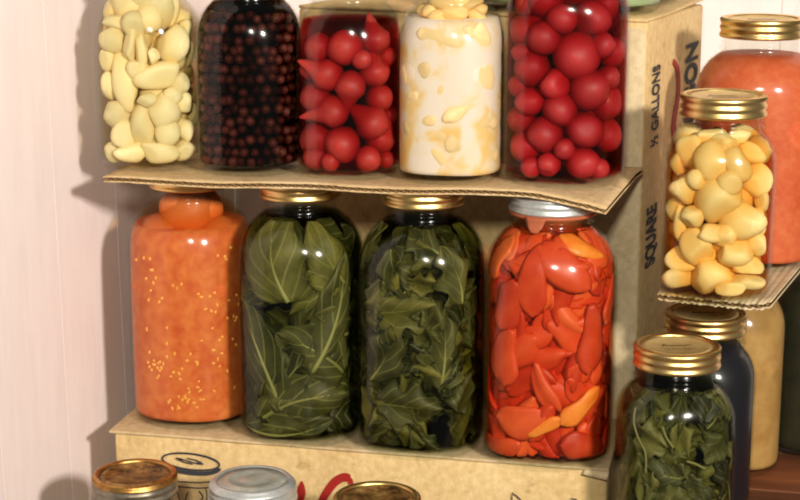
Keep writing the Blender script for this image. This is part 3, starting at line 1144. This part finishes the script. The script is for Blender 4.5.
for (cu, cz) in cl:
    for _ in range(rng.integers(1, 6)):
        u, z = cu + rng.normal(0, 0.09), cz + rng.normal(0, 0.005)
        if abs(u) > 0.95 or z < 0.012 or z > 0.172: continue
        p = at_jar(jT, u, z, 0.0008) - jT.loc
        a = rng.uniform(0, PI)
        rx = Vector((-math.sin(jT.view), math.cos(jT.view), 0))
        s1, s2 = rng.uniform(0.0014, 0.0024), rng.uniform(0.0010, 0.0015)
        M = Matrix.Rotation(jT.view + PI / 2, 3, 'Z') @ Matrix.Rotation(a, 3, 'Y')
        sv.append(([p + M @ Vector((v.x * s1, v.y * 0.0006, v.z * s2)) for v in vv], ff))
V, Fc = merge(sv)
o = link('tomato_seeds', V, Fc, SEED, None, True, jT.loc)
tag(o, 'yellow seeds scattered through the orange tomato pulp', 'seeds', kind='stuff')
tm = [(186, 222, 31, 'whole tomato at the middle of the pulp jar shoulder'), (222, 246, 25, 'round tomato low at one side of the pulp jar shoulder'), (150, 240, 22, 'tomato piece beside the wall at the pulp jar shoulder'),
      (224, 216, 20, 'tomato piece high at the pulp jar shoulder nearest the greens'), (172, 256, 24, 'tomato piece just above the pulp, middle of the jar'), (204, 262, 20, 'small tomato lump at the pulp surface under the glint'), (158, 216, 18, 'tomato piece high at the pulp jar shoulder nearest the wall')]
for i, (x, y, r, lb) in enumerate(tm):
    me = mesh_of('tomato', lump(700 + i, (1, 1, 0.95), 0.12, 1.1, 0, 0, ICO3), TOMATO)
    z = (420 - y) * 0.000965
    rad = r * 0.00094
    p = fit_in(jT, at_jar(jT, max(-.8, min(.8, (x - 189) / 57)), z, rad), rad * 0.95)
    place('tomato', me, p, tuple(rng.uniform(0, 6, 3)), rad, lb, 'tomato', 'tomatoes at the top of the pulp jar')


# leaves pressed to the inside of a jar
def leaf_mat(name, dark, mid, pale):
    k = NT(name)
    uv = k.n('ShaderNodeUVMap')
    sep = k.n('ShaderNodeSeparateXYZ')
    k.l(uv.outputs['UV'], sep.inputs[0])
    ab = k.n('ShaderNodeMath', operation='ABSOLUTE')
    k.l(sep.outputs['Y'], ab.inputs[0])
    # side veins: saw bands in (x - 0.6|y|)
    m1 = k.n('ShaderNodeMath', operation='MULTIPLY_ADD')
    k.l(ab.outputs[0], m1.inputs[0]); m1.inputs[1].default_value = -0.55
    k.l(sep.outputs['X'], m1.inputs[2])
    m2 = k.n('ShaderNodeMath', operation='MULTIPLY'); k.l(m1.outputs[0], m2.inputs[0]); m2.inputs[1].default_value = 4.0
    m3 = k.n('ShaderNodeMath', operation='FRACT'); k.l(m2.outputs[0], m3.inputs[0])
    m4 = k.n('ShaderNodeMath', operation='SUBTRACT'); k.l(m3.outputs[0], m4.inputs[0]); m4.inputs[1].default_value = 0.5
    m5 = k.n('ShaderNodeMath', operation='ABSOLUTE'); k.l(m4.outputs[0], m5.inputs[0])
    vein = k.ramp(m5.outputs[0], [(0.0, (1, 1, 1, 1)), (0.035, (0.75, .75, .75, 1)), (0.10, (0, 0, 0, 1))])
    oi = k.n('ShaderNodeObjectInfo')
    nz = k.noise(70, 4, 0.6)
    col = k.ramp(nz, [(0.3, dark), (0.7, mid)])
    rnd = k.ramp(oi.outputs['Random'], [(0, (0.22, 0.24, 0.26, 1)), (0.5, (0.9, 0.88, 0.80, 1)), (1, (2.1, 1.85, 1.3, 1))])
    col = k.mix(1.0, col, rnd, 'MULTIPLY')
    fac = k.mix(1.0, vein, (0.42, 0.42, 0.42, 1), 'MULTIPLY')
    col = k.mix(fac, col, pale)
    return k.bsdf(col, 0.5, 0, 0.25)


LEAF1 = leaf_mat('smooth_green_leaf', srgb(74, 72, 38), srgb(106, 102, 56), srgb(168, 162, 98))
LEAF2 = leaf_mat('crumpled_green_leaf', srgb(72, 69, 38), srgb(104, 98, 54), srgb(156, 150, 90))
LEAF3 = leaf_mat('dull_green_leaf', srgb(64, 64, 38), srgb(90, 88, 54), srgb(134, 128, 82))
k = NT('pale_leaf_rib')
STALK = NT('pale_stalk').bsdf(srgb(118, 112, 62), 0.5)
RIB = k.bsdf(srgb(146, 140, 80), 0.5)


def leaf(j, u, z, L, W, ang, dep, mat, seed, label, group, rib=True, ruffle=0.0022, zmax=None, lobes=0.18):
    r = random.Random(seed)
    ns, nt = 20, 12
    a0 = j.view + math.asin(max(-0.98, min(0.98, u)))
    Rm = j.R - j.wt
    zmax = zmax or (j.zn - 0.004)
    ca, sa = math.cos(ang), math.sin(ang)
    ph = [r.uniform(0, 6.28) for _ in range(6)]
    bend = r.uniform(-0.5, 0.5)

    def pt(s, t, extra=0.0):
        # s 0..1 along, t -1..1 across
        x = (s - 0.5) * L
        w = W * 0.5 * (math.sin(PI * min(1, s * 0.96 + 0.04) ** 0.75) ** 0.6) * (1 + lobes * math.sin(s * 16 + ph[0] + (1.3 if t > 0 else 0)) * abs(t) ** 2)
        y = t * w + bend * 0.25 * L * (4 * (s - 0.5) ** 2 - 0.5)
        gx, gz = x * ca - y * sa, x * sa + y * ca
        zz = max(0.0095, min(zmax, z + gz))
        aw = a0 + gx / Rm
        d = dep + extra
        d += ruffle * (0.9 + 0.8 * math.sin(9 * s + ph[1] + 2.5 * t) * abs(t) + 0.7 * math.sin(5 * t + ph[2] + 4 * s))
        # fold the rim over
        d += 0.0022 * abs(t) ** 3
        d = max(d, 0.0011)
        d = 0.0009 + (d - 0.0009) * (0.25 + 0.75 * max(0.0, math.cos(aw - j.view)))
        rr = j.rin(aw, zz) - d
        if zz < 0.014: rr -= 0.001
        return Vector((j.loc.x + rr * math.cos(aw), j.loc.y + rr * math.sin(aw), j.loc.z + zz))
    vs, fs, uvs = [], [], []
    for i in range(ns + 1):
        for q in range(nt + 1):
            s, t = i / ns, q / nt * 2 - 1
            vs.append(pt(s, t)); uvs.append((s, t))
    for i in range(ns):
        for q in range(nt):
            a = i * (nt + 1) + q
            fs.append((a, a + 1, a + nt + 2, a + nt + 1))
    c = sum(vs, Vector()) / len(vs)
    me = bpy.data.meshes.new('leaf')
    me.from_pydata([tuple(v - c) for v in vs], [], fs)
    me.materials.append(mat)
    uvl = me.uv_layers.new(name='UVMap')
    for lp in me.loops:
        uvl.data[lp.index].uv = uvs[lp.vertex_index]
    me.polygons.foreach_set('use_smooth', [True] * len(me.polygons))
    o = bpy.data.objects.new('green_leaf', me)
    COL.objects.link(o)
    o.location = c
    sm = o.modifiers.new('thick', 'SOLIDIFY'); sm.thickness = 0.0005; sm.offset = 0
    tag(o, label, 'leaf', group)
    if rib:
        rv, rf = [], []
        m = 14
        for i in range(m + 1):
            s = 0.0 + 0.9 * i / m
            p0, p1 = pt(s, 0), pt(min(1, s + 0.02), 0)
            rad = 0.0019 * (1 - 0.75 * i / m) * min(1.3, L / 0.07)
            aw = math.atan2(p0.y - j.loc.y, p0.x - j.loc.x)
            nrm = Vector((math.cos(aw), math.sin(aw), 0))
            tng = (p1 - p0).normalized() if (p1 - p0).length > 1e-6 else Vector((0, 0, 1))
            sd = nrm.cross(tng).normalized()
            for q in range(6):
                b = 2 * PI * q / 6
                rv.append(p0 - nrm * 0.0002 + sd * (rad * math.cos(b)) + nrm * (rad * 0.55 * math.sin(b)) - c)
        for i in range(m):
            for q in range(6):
                a, b = i * 6 + q, i * 6 + (q + 1) % 6
                rf.append((a, b, b + 6, a + 6))
        rf.append(tuple(range(5, -1, -1))); rf.append(tuple(m * 6 + q for q in range(6)))
        link('leaf_rib', rv, rf, RIB, o)
    return o


def fill_leaves(j, mat, n, seed, label, group, big, Lr, Wr, ruffle, zlo=0.012, zhi=None, lobes=0.18):
    zhi = zhi or (j.zn - 0.01)
    r = random.Random(seed)
    for i in range(n):
        t = (i + 0.5) / n
        z = zlo + (zhi - zlo) * ((i * 0.6180339) % 1.0)
        u = math.sin(r.uniform(-1.45, 1.45))
        L, W = r.uniform(*Lr), r.uniform(*Wr)
        leaf(j, u, z, L, W, r.uniform(0, 2 * PI), r.uniform(0.0008, 0.011), mat, seed * 100 + i, label, group, rib=(i % 3 != 2), ruffle=ruffle, lobes=lobes)
    # leaves deeper in, so the jar is full
    for i in range(n // 2):
        z = zlo + (zhi - zlo) * ((i * 0.6180339 + 0.3) % 1.0)
        u = math.sin(r.uniform(-1.5, 1.5))
        leaf(j, u, z, r.uniform(*Lr) * 1.1, r.uniform(*Wr) * 1.1, r.uniform(0, 2 * PI), r.uniform(0.010, 0.018), mat, seed * 100 + 50 + i, label, group, rib=False, ruffle=ruffle, lobes=lobes)


def jar_leaf(j, px, py, base_px, base_u0, half, *a, **kw):
    pass


GREENJ = liquid_mat('green_brine', (76, 72, 112))
liquid(jG1, 'green_brine', 'dark brine around the big veined leaves', GREENJ, 0.203)
KH = 0.00096
# hand placed leaves of the first greens jar: (px, py, L, W, angle, depth, label)
for i, (x, y, L, W, a, dp, lb) in enumerate([
        (276, 255, 0.085, 0.066, 1.75, 0.0012, 'large smooth leaf with pale forked ribs at the shoulder of the veined greens jar'),
        (331, 310, 0.110, 0.045, 1.25, 0.0016, 'long curved leaf with a pale edge at one side of the veined greens jar'),
        (262, 350, 0.105, 0.040, 1.95, 0.0014, 'narrow upright leaf low on the tomato side of the veined greens jar'),
        (300, 395, 0.090, 0.055, 0.30, 0.0015, 'broad leaf lying flat near the base of the greens jar beside the tomato pulp'),
        (310, 345, 0.075, 0.050, 2.6, 0.0020, 'crinkled leaf at the middle of the greens jar beside the tomato pulp'),
        (285, 420, 0.085, 0.040, 0.15, 0.0015, 'pale stemmed leaf along the base of the greens jar beside the tomato pulp'),
        (330, 260, 0.075, 0.050, 2.1, 0.0030, 'leaf turned edgewise behind the glint on the veined greens jar')]):
    leaf(jG1, (x - 302) / 58, (436 - y) * KH, L, W, a, dp, LEAF1, 900 + i, lb, 'large leaves in the veined greens jar', ruffle=0.0019, lobes=0.10)
fill_leaves(jG1, LEAF1, 40, 21, 'green leaf packed among others in the jar of big veined greens', 'leaves in the veined greens jar', 6, (0.040, 0.075), (0.025, 0.045), 0.0032)
liquid(jG2, 'green_brine', 'dark brine around the crumpled greens', GREENJ, 0.203)
for i, (x, y, L, W, a, dp, lb) in enumerate([
        (400, 300, 0.085, 0.055, 0.2, 0.0012, 'wide crumpled leaf with pale ribs across the jar beside the red peppers'),
        (385, 345, 0.070, 0.050, 1.2, 0.0014, 'crumpled leaf hanging down the middle left of the jar beside the red peppers'),
        (455, 265, 0.065, 0.045, 1.9, 0.0016, 'pale stalked leaf at the shoulder of the crumpled greens jar'),
        (410, 395, 0.075, 0.050, 0.0, 0.0014, 'crumpled leaf lying low across the jar beside the red peppers'),
        (445, 340, 0.080, 0.045, 1.5, 0.0016, 'upright leaf on the pepper side of the crumpled greens jar'),
        (420, 230, 0.060, 0.045, 2.5, 0.0025, 'dark leaf under the neck of the crumpled greens jar')]):
    leaf(jG2, (x - 423.5) / 62, (447 - y) * KH * 0.94, L * 0.8, W * 0.85, a, dp, LEAF2, 940 + i, lb, 'large leaves in the crumpled greens jar', ruffle=0.0034, lobes=0.34)
fill_leaves(jG2, LEAF2, 80, 22, 'green leaf packed among others in the crumpled greens jar', 'leaves in the crumpled greens jar', 6, (0.026, 0.052), (0.020, 0.036), 0.0038, lobes=0.3)

# pepper strips
k = NT('red_pepper_flesh')
oi = k.n('ShaderNodeObjectInfo')
nz = k.noise(55, 4, 0.6)
c = k.ramp(oi.outputs['Random'], [(0.0, srgb(164, 36, 14)), (0.35, srgb(200, 62, 26)), (0.8, srgb(216, 86, 40)), (0.93, srgb(224, 112, 54))])
c = k.mix(0.35, c, k.ramp(nz, [(0.3, srgb(186, 40, 18)), (0.7, srgb(228, 100, 52))]))
PEPPER = k.bsdf(c, 0.4, 0, 0.3)
k = NT('orange_pepper_flesh')
nz = k.noise(55, 4, 0.6)
c = k.ramp(nz, [(0.3, srgb(226, 100, 24)), (0.7, srgb(242, 150, 60))])
OPEPPER = k.bsdf(c, 0.4, 0, 0.3)
liquid(jP, 'pepper_juice', 'clear orange red juice around the pepper strips', liquid_mat('pepper_juice', (5, 34, 48)), 0.204)


def strip(j, u, z, L, W, ang, dep, mat, seed, label, group, curl=0.002):
    r = random.Random(seed)
    ns, nt = 16, 7
    a0 = j.view + math.asin(max(-0.98, min(0.98, u)))
    Rm = j.R - j.wt
    ca, sa = math.cos(ang), math.sin(ang)
    ph = [r.uniform(0, 6.28) for _ in range(4)]
    bend = r.uniform(-0.35, 0.35)
    tap = r.uniform(0.1, 0.6)

    def pt(s, t):
        x = (s - 0.5) * L
        w = W * 0.5 * min(1.0, (4.5 * s) ** 0.5, (4.5 * (1 - s) + 0.02) ** 0.5) * (1 - tap * 0.5 * s + 0.12 * math.sin(7 * s + ph[3]))
        y = t * w + bend * L * (4 * (s - 0.5) ** 2 - 0.5) * 0.5
        gx, gz = x * ca - y * sa, x * sa + y * ca
        zz = max(0.0105, min(j.zn - 0.003, z + gz))
        aw = a0 + gx / Rm
        d = max(0.0026, dep + curl * (math.sin(4 * s + ph[0]) + math.sin(3 * t + ph[1]) + 1.0) + 0.002 * t * t)
        d = 0.0020 + (d - 0.0020) * (0.2 + 0.8 * max(0.0, math.cos(aw - j.view)))
        rr = j.rin(aw, zz) - d
        return Vector((j.loc.x + rr * math.cos(aw), j.loc.y + rr * math.sin(aw), j.loc.z + zz))
    vs, fs = [], []
    for i in range(ns + 1):
        for q in range(nt + 1):
            vs.append(pt(i / ns, q / nt * 2 - 1))
    for i in range(ns):
        for q in range(nt):
            a = i * (nt + 1) + q
            fs.append((a, a + 1, a + nt + 2, a + nt + 1))
    c = sum(vs, Vector()) / len(vs)
    o = link('pepper_strip', [v - c for v in vs], fs, mat, None, True, c)
    sm = o.modifiers.new('thick', 'SOLIDIFY'); sm.thickness = 0.0026; sm.offset = 0
    tag(o, label, 'pepper piece', group)
    return o


r = random.Random(77)
GP = 'pepper strips in the zinc capped jar'
PK = 0.00090
for i, (x, y, L, W, a, dp, m, lb) in enumerate([
        (507, 300, 0.045, 0.030, 1.3, 0.0026, PEPPER, 'wide red pepper piece at the shoulder of the zinc capped jar, toward the greens'),
        (505, 350, 0.050, 0.030, 1.5, 0.0026, PEPPER, 'wide red pepper piece down the side of the zinc capped jar, toward the greens'),
        (580, 395, 0.045, 0.018, 0.7, 0.0026, OPEPPER, 'curved orange pepper strip near the base of the zinc capped jar'),
        (545, 415, 0.035, 0.010, 0.5, 0.0026, OPEPPER, 'thin orange pepper strip near the base of the zinc capped jar'),
        (560, 262, 0.060, 0.030, -0.6, 0.0028, PEPPER, 'large red pepper piece under the glint on the zinc capped jar'),
        (585, 245, 0.050, 0.016, -0.4, 0.0026, OPEPPER, 'pale orange pepper strip slanting at the shoulder of the zinc capped jar'),
        (530, 275, 0.060, 0.026, 1.5, 0.0030, PEPPER, 'long red pepper piece hanging down the middle of the zinc capped jar'),
        (588, 330, 0.060, 0.026, 1.5, 0.0028, PEPPER, 'long dark red pepper piece on the bright side of the zinc capped jar'),
        (520, 410, 0.045, 0.028, 0.1, 0.0026, PEPPER, 'wide red pepper piece low in the zinc capped jar'),
        (500, 440, 0.045, 0.022, 0.1, 0.0026, PEPPER, 'red pepper piece at the base of the zinc capped jar, toward the greens'),
        (585, 435, 0.045, 0.024, -0.2, 0.0026, PEPPER, 'red pepper piece at the base of the zinc capped jar, away from the greens')]):
    strip(jP, (x - 548) / 64, (458 - y) * PK, L, W, a, dp, m, 1000 + i, lb, GP, 0.0006)
for i in range(100):
    z = 0.013 + 0.187 * ((i * 0.6180339) % 1)
    strip(jP, math.sin(r.uniform(-1.45, 1.45)), z, r.uniform(0.028, 0.055), r.uniform(0.013, 0.028), r.choice([0, 0.3, -0.4, 1.2, 1.6, 0.8, 2.4]) + r.uniform(-.3, .3), r.uniform(0.004, 0.012),
          PEPPER, 1100 + i, 'pepper strip packed among the others in the zinc capped jar', 'packed pepper strips in the zinc capped jar', 0.0012)
for i in range(60):
    z = 0.015 + 0.17 * ((i * 0.6180339 + .37) % 1)
    strip(jP, math.sin(r.uniform(-1.5, 1.5)), z, r.uniform(0.04, 0.07), r.uniform(0.02, 0.03), r.uniform(0, 3), r.uniform(0.012, 0.020),
          PEPPER, 1300 + i, 'pepper strip packed deep behind the others in the zinc capped jar', 'deep pepper strips in the zinc capped jar', 0.0012)

for i in range(34):
    z = 0.170 + 0.030 * ((i * 0.6180339) % 1)
    strip(jP, math.sin(-1.45 + 2.9 * ((i * 0.7548) % 1)), z, r.uniform(0.026, 0.045), r.uniform(0.014, 0.026), r.choice([0, 0.3, -0.4, 1.4]) + r.uniform(-.3, .3), r.uniform(0.0028, 0.008),
          PEPPER, 1500 + i, 'pepper strip packed under the shoulder of the zinc capped jar', 'pepper strips under the shoulder of the zinc capped jar', 0.0008)

# ---------------- right group ----------------
jY = make_jar('mason_jar', 'quart jar of pale yellow potato chunks on the ribbed cardboard sheet', 'shortq', base(715, 295, H3), JR)
jO = make_jar('mason_jar', 'big glass jar of smooth orange puree behind the jar of potato chunks', 'bigo', (0.321, 0.062, H3), JR, R=0.0575)
jF = make_jar('mason_jar', 'jar of dark greens in front with a printed gold lid', 'quart', (0.2265, -0.117, S2), 0.15, R=0.0490)
jK = make_jar('mason_jar', 'gold lidded jar of almost black contents behind the front jar of greens', 'quart', (0.2675, -0.016, S2), JR, R=0.0468)
jN = make_jar('mason_jar', 'square jar of tan contents behind the gold lidded black jar', 'tanq', (0.315, 0.086, S2), JR)
jX = make_jar('mason_jar', 'dim jar of dark olive contents at the edge of the picture beside the tan jar', 'tanq', (0.4065, 0.129, S2), JR)

liquid(jY, 'potato_brine', 'clear yellow brine around the potato chunks', liquid_mat('yellow_brine', (7, 24, 56)), 0.139)
K5 = 0.000412
items = [(128, 162, 36, 1.1, 1), (180, 180, 40, .9, 1.15), (236, 180, 37, 1, 1), (285, 158, 30, 1.1, .8), (128, 230, 36, 1, 1.05), (285, 215, 34, .9, 1.1), (198, 250, 49, 1, 1.05), (250, 290, 46, 1.1, .9), (120, 312, 34, .6, 1.4),
         (160, 345, 36, .95, 1.2), (240, 355, 35, 1.15, .85), (104, 278, 24, 1, 1), (290, 298, 28, .8, 1.2), (190, 318, 27, 1.2, .8), (122, 380, 36, 1.1, .8), (190, 408, 42, 1.1, .85), (118, 415, 30, 1.2, .9), (268, 382, 32, 1.2, .7), (262, 415, 30, 1.4, .55),
         (285, 340, 24, 1, 1), (160, 130, 24, 1.3, .8), (215, 138, 24, 1.2, .8), (256, 132, 22, 1.2, .8), (103, 190, 24, .8, 1.1), (298, 252, 22, .7, 1.2), (150, 285, 26, 1, 1), (220, 215, 26, 1, 1), (230, 425, 24, 1.3, .7), (152, 208, 22, 1, 1), (215, 318, 24, 1, 1)]
uz = [((x - 202) / 113, (445 - y) * K5 + 0.0075) for x, y, *_ in items]
labs = layer_labels(uz, 'pale yellow potato chunk', 'in quart jar', 5)
for i, (x, y, r_, sx, sz) in enumerate(items):
    me = mesh_of('potato_chunk', lump(800 + i, (sx, 0.75, sz), 0.14, 1.0, 8, 0, ICO3, 0.62, 0.88, 0.012), POTATO)
    rad = r_ * K5 * 1.04
    p = at_jar(jY, max(-0.88, min(0.88, uz[i][0])), uz[i][1], rad * 0.75)
    p = fit_in(jY, p, rad * 0.78)
    place('potato_chunk', me, p, (random.uniform(-.2, .2), random.uniform(-.3, .3), jY.view + PI / 2 + random.uniform(-.3, .3)), rad, labs[i], 'potato', 'potato chunks in the quart jar')
for i in range(52):
    a, zz, rr = i * 2.39996, 0.020 + 0.112 * (i / 51), (0.026 if i % 4 else 0.006)
    me = mesh_of('potato_chunk', lump(850 + i, (1.1, 1.0, 0.9), 0.10, 1.0, 6, 0, ICO2), POTATO)
    place('potato_chunk', me, (jY.loc.x + rr * math.cos(a), jY.loc.y + rr * math.sin(a) + 0.005, jY.loc.z + zz), tuple(rng.uniform(0, 6, 3)), 0.015,
          'potato chunk packed behind the front chunks in the quart jar', 'potato', 'potato chunks deep in the quart jar')

k = NT('orange_puree')
n1 = k.noise(22, 5, 0.6)
n2 = k.noise(150, 3, 0.6)
c = k.ramp(n1, [(0.3, srgb(200, 80, 44)), (0.7, srgb(216, 106, 66))])
c = k.mix(0.2, c, k.ramp(n2, [(0.4, srgb(204, 76, 40)), (0.7, srgb(242, 150, 90))]))
PUREE = k.bsdf(c, 0.5, 0, 0.25)
liquid(jO, 'orange_puree', 'smooth orange puree in the big jar behind the potato jar', PUREE, 0.188, 'puree')

liquid(jF, 'green_brine', 'dull green brine in the front jar of greens', liquid_mat('dull_brine', (48, 46, 80)), 0.1465)
fill_leaves(jF, LEAF3, 70, 31, 'dark green leaf packed in the front jar of greens', 'leaves in the front jar of greens', 6, (0.025, 0.05), (0.018, 0.035), 0.0030, zhi=0.146, lobes=0.25)
# pale stalks among the leaves
for i, (pts, lb) in enumerate([([(641, 400), (643, 415), (648, 428), (655, 440), (656, 460)], 'long pale stalk down the left part of the front jar of greens'),
                               ([(670, 412), (674, 422), (681, 432)], 'short pale stalk near the glint on the front jar of greens'),
                               ([(694, 446), (702, 449), (712, 455)], 'pale stalk lying low in the front jar of greens')]):
    sp = bez(pts, 8)
    rv, rf = [], []
    ws = []
    for (x, y) in sp:
        ws.append(at_jar(jF, max(-.95, min(.95, (x - 681) / 57)), 0.178 - (y - 345) * 0.00084, 0.0022))
    c = sum(ws, Vector()) / len(ws)
    for n_, p0 in enumerate(ws):
        p1 = ws[min(len(ws) - 1, n_ + 1)]; pm = ws[max(0, n_ - 1)]
        tg_ = (p1 - pm).normalized()
        nrm = Vector((p0.x - jF.loc.x, p0.y - jF.loc.y, 0)).normalized()
        sd = nrm.cross(tg_).normalized()
        for q in range(6):
            b = 2 * PI * q / 6
            rv.append(p0 - c + sd * (0.0011 * math.cos(b)) + nrm * (0.0008 * math.sin(b)))
    for n_ in range(len(ws) - 1):
        for q in range(6):
            a, b = n_ * 6 + q, n_ * 6 + (q + 1) % 6
            rf.append((a, b, b + 6, a + 6))
    rf.append(tuple(range(5, -1, -1))); rf.append(tuple((len(ws) - 1) * 6 + q for q in range(6)))
    o = link('leaf_stalk', rv, rf, STALK, None, True, c)
    tag(o, lb, 'stalk', 'pale stalks in the front jar of greens')

k = NT('black_preserve')
BLACKP = k.bsdf(srgb(26, 24, 30), 0.45, 0, 0.2)
liquid(jK, 'dark_preserve', 'almost black preserve behind the front jar of greens', BLACKP, 0.150, 'preserve')
k = NT('tan_preserve')
n1 = k.noise(40, 5, 0.65)
c = k.ramp(n1, [(0.3, srgb(164, 118, 62)), (0.7, srgb(196, 152, 92))])
TANP = k.bsdf(c, 0.6, 0, 0.2)
liquid(jN, 'tan_preserve', 'tan coloured preserve in the square jar', TANP, 0.170, 'preserve')
k = NT('olive_preserve')
n1 = k.noise(40, 5, 0.65)
c = k.ramp(n1, [(0.3, srgb(30, 29, 19)), (0.7, srgb(52, 49, 34))])
OLIVEP = k.bsdf(c, 0.6, 0, 0.2)
liquid(jX, 'olive_preserve', 'dark olive preserve at the edge of the picture', OLIVEP, 0.170, 'preserve')

# ---------------- jars on top of the tall carton ----------------
def on_tall(a, b):
    q = Matrix.Translation((TFR.x, TFR.y, 0)) @ Matrix.Rotation(TH_T, 4, 'Z') @ Vector((-a, b, 0))
    return (q.x, q.y, TB_TOP)


jg1 = make_jar('mason_jar', 'jar of pale green contents on top of the tall carton, behind the round red fruit', 'quart', on_tall(0.052, 0.055), TH_T)
jg2 = make_jar('mason_jar', 'dim olive jar on top of the tall carton, at its far corner', 'quart', on_tall(0.058, 0.150), TH_T, R=0.045)
jg3 = make_jar('mason_jar', 'jar of pale green contents on top of the tall carton, between milky and red jars', 'quart', on_tall(0.158, 0.055), TH_T)
k = NT('pale_green_preserve')
n1 = k.noise(25, 4, 0.6)
c = k.ramp(n1, [(0.3, srgb(132, 150, 108)), (0.7, srgb(176, 190, 146))])
PGREEN = k.bsdf(c, 0.5, 0, 0.2)
liquid(jg1, 'pale_green_preserve', 'pale green preserve in the upper jar behind the red fruit', PGREEN, 0.14, 'preserve')
liquid(jg3, 'pale_green_preserve', 'pale green preserve in the upper jar behind the milky jar', PGREEN, 0.14, 'preserve')
liquid(jg2, 'olive_preserve', 'dark olive preserve in the upper jar at the far corner', OLIVEP, 0.14, 'preserve')

# ---------------- front jars, only lids in the frame ----------------
j1 = make_jar('mason_jar', 'front jar by the wall with a brown stained gold lid', 'quart', (-0.2215, -0.112, Z0), 0.2, lid='rust', lid_ink=False)
j2 = make_jar('mason_jar', 'front jar with a grey zinc cap before the printed jar drawing', 'quart', (-0.122, -0.126, Z0), 0.0, lid='zinc')
j3 = make_jar('mason_jar', 'front jar with a dark centred gold lid below the red script letter', 'quart', (-0.0185, -0.165, Z0 - 0.0), 0.4, lid='glass', lid_ink=False)
k = NT('dark_red_preserve')
DRED = k.bsdf(srgb(70, 24, 22), 0.5, 0, 0.2)
liquid(j1, 'dark_red_preserve', 'dark red preserve under the brown stained lid', DRED, 0.146, 'preserve')
liquid(j2, 'tan_preserve', 'tan preserve under the grey zinc cap at the front', TANP, 0.146, 'preserve')
liquid(j3, 'olive_preserve', 'dark olive preserve under the dark centred lid', OLIVEP, 0.146, 'preserve')

# ------------------------------------------------------------------ light
def lamp(name, loc, power, size, color):
    ld = bpy.data.lights.new(name, 'POINT')
    ld.energy = power
    ld.shadow_soft_size = size
    ld.color = color
    o = bpy.data.objects.new(name, ld)
    o.location = loc
    COL.objects.link(o)


lamp('photo_lamp', (0.86, -1.82, 1.08), 186, 0.080, (1.0, 0.92, 0.84))
lamp('photo_lamp', (-0.10, -2.02, 1.16), 80, 0.080, (1.0, 0.95, 0.82))
wd = bpy.data.worlds.new('room_light')
S.world = wd
wd.use_nodes = True
bg = wd.node_tree.nodes['Background']
bg.inputs['Color'].default_value = (1.0, 1.0, 0.84, 1)
bg.inputs['Strength'].default_value = 0.125

S.view_settings.view_transform = 'Standard'
S.view_settings.look = 'None'
S.view_settings.gamma = 1.0
S.view_settings.exposure = 0.0
S.view_settings.use_curve_mapping = False
S.cycles.max_bounces = 48
S.cycles.transparent_max_bounces = 48
S.cycles.diffuse_bounces = 3
S.cycles.glossy_bounces = 3
S.cycles.caustics_reflective = False
S.cycles.caustics_refractive = False
S.cycles.sample_clamp_indirect = 4.0
S.cycles.use_denoising = True
S.cycles.pixel_filter_type = 'BLACKMAN_HARRIS'
S.cycles.filter_width = 2.0
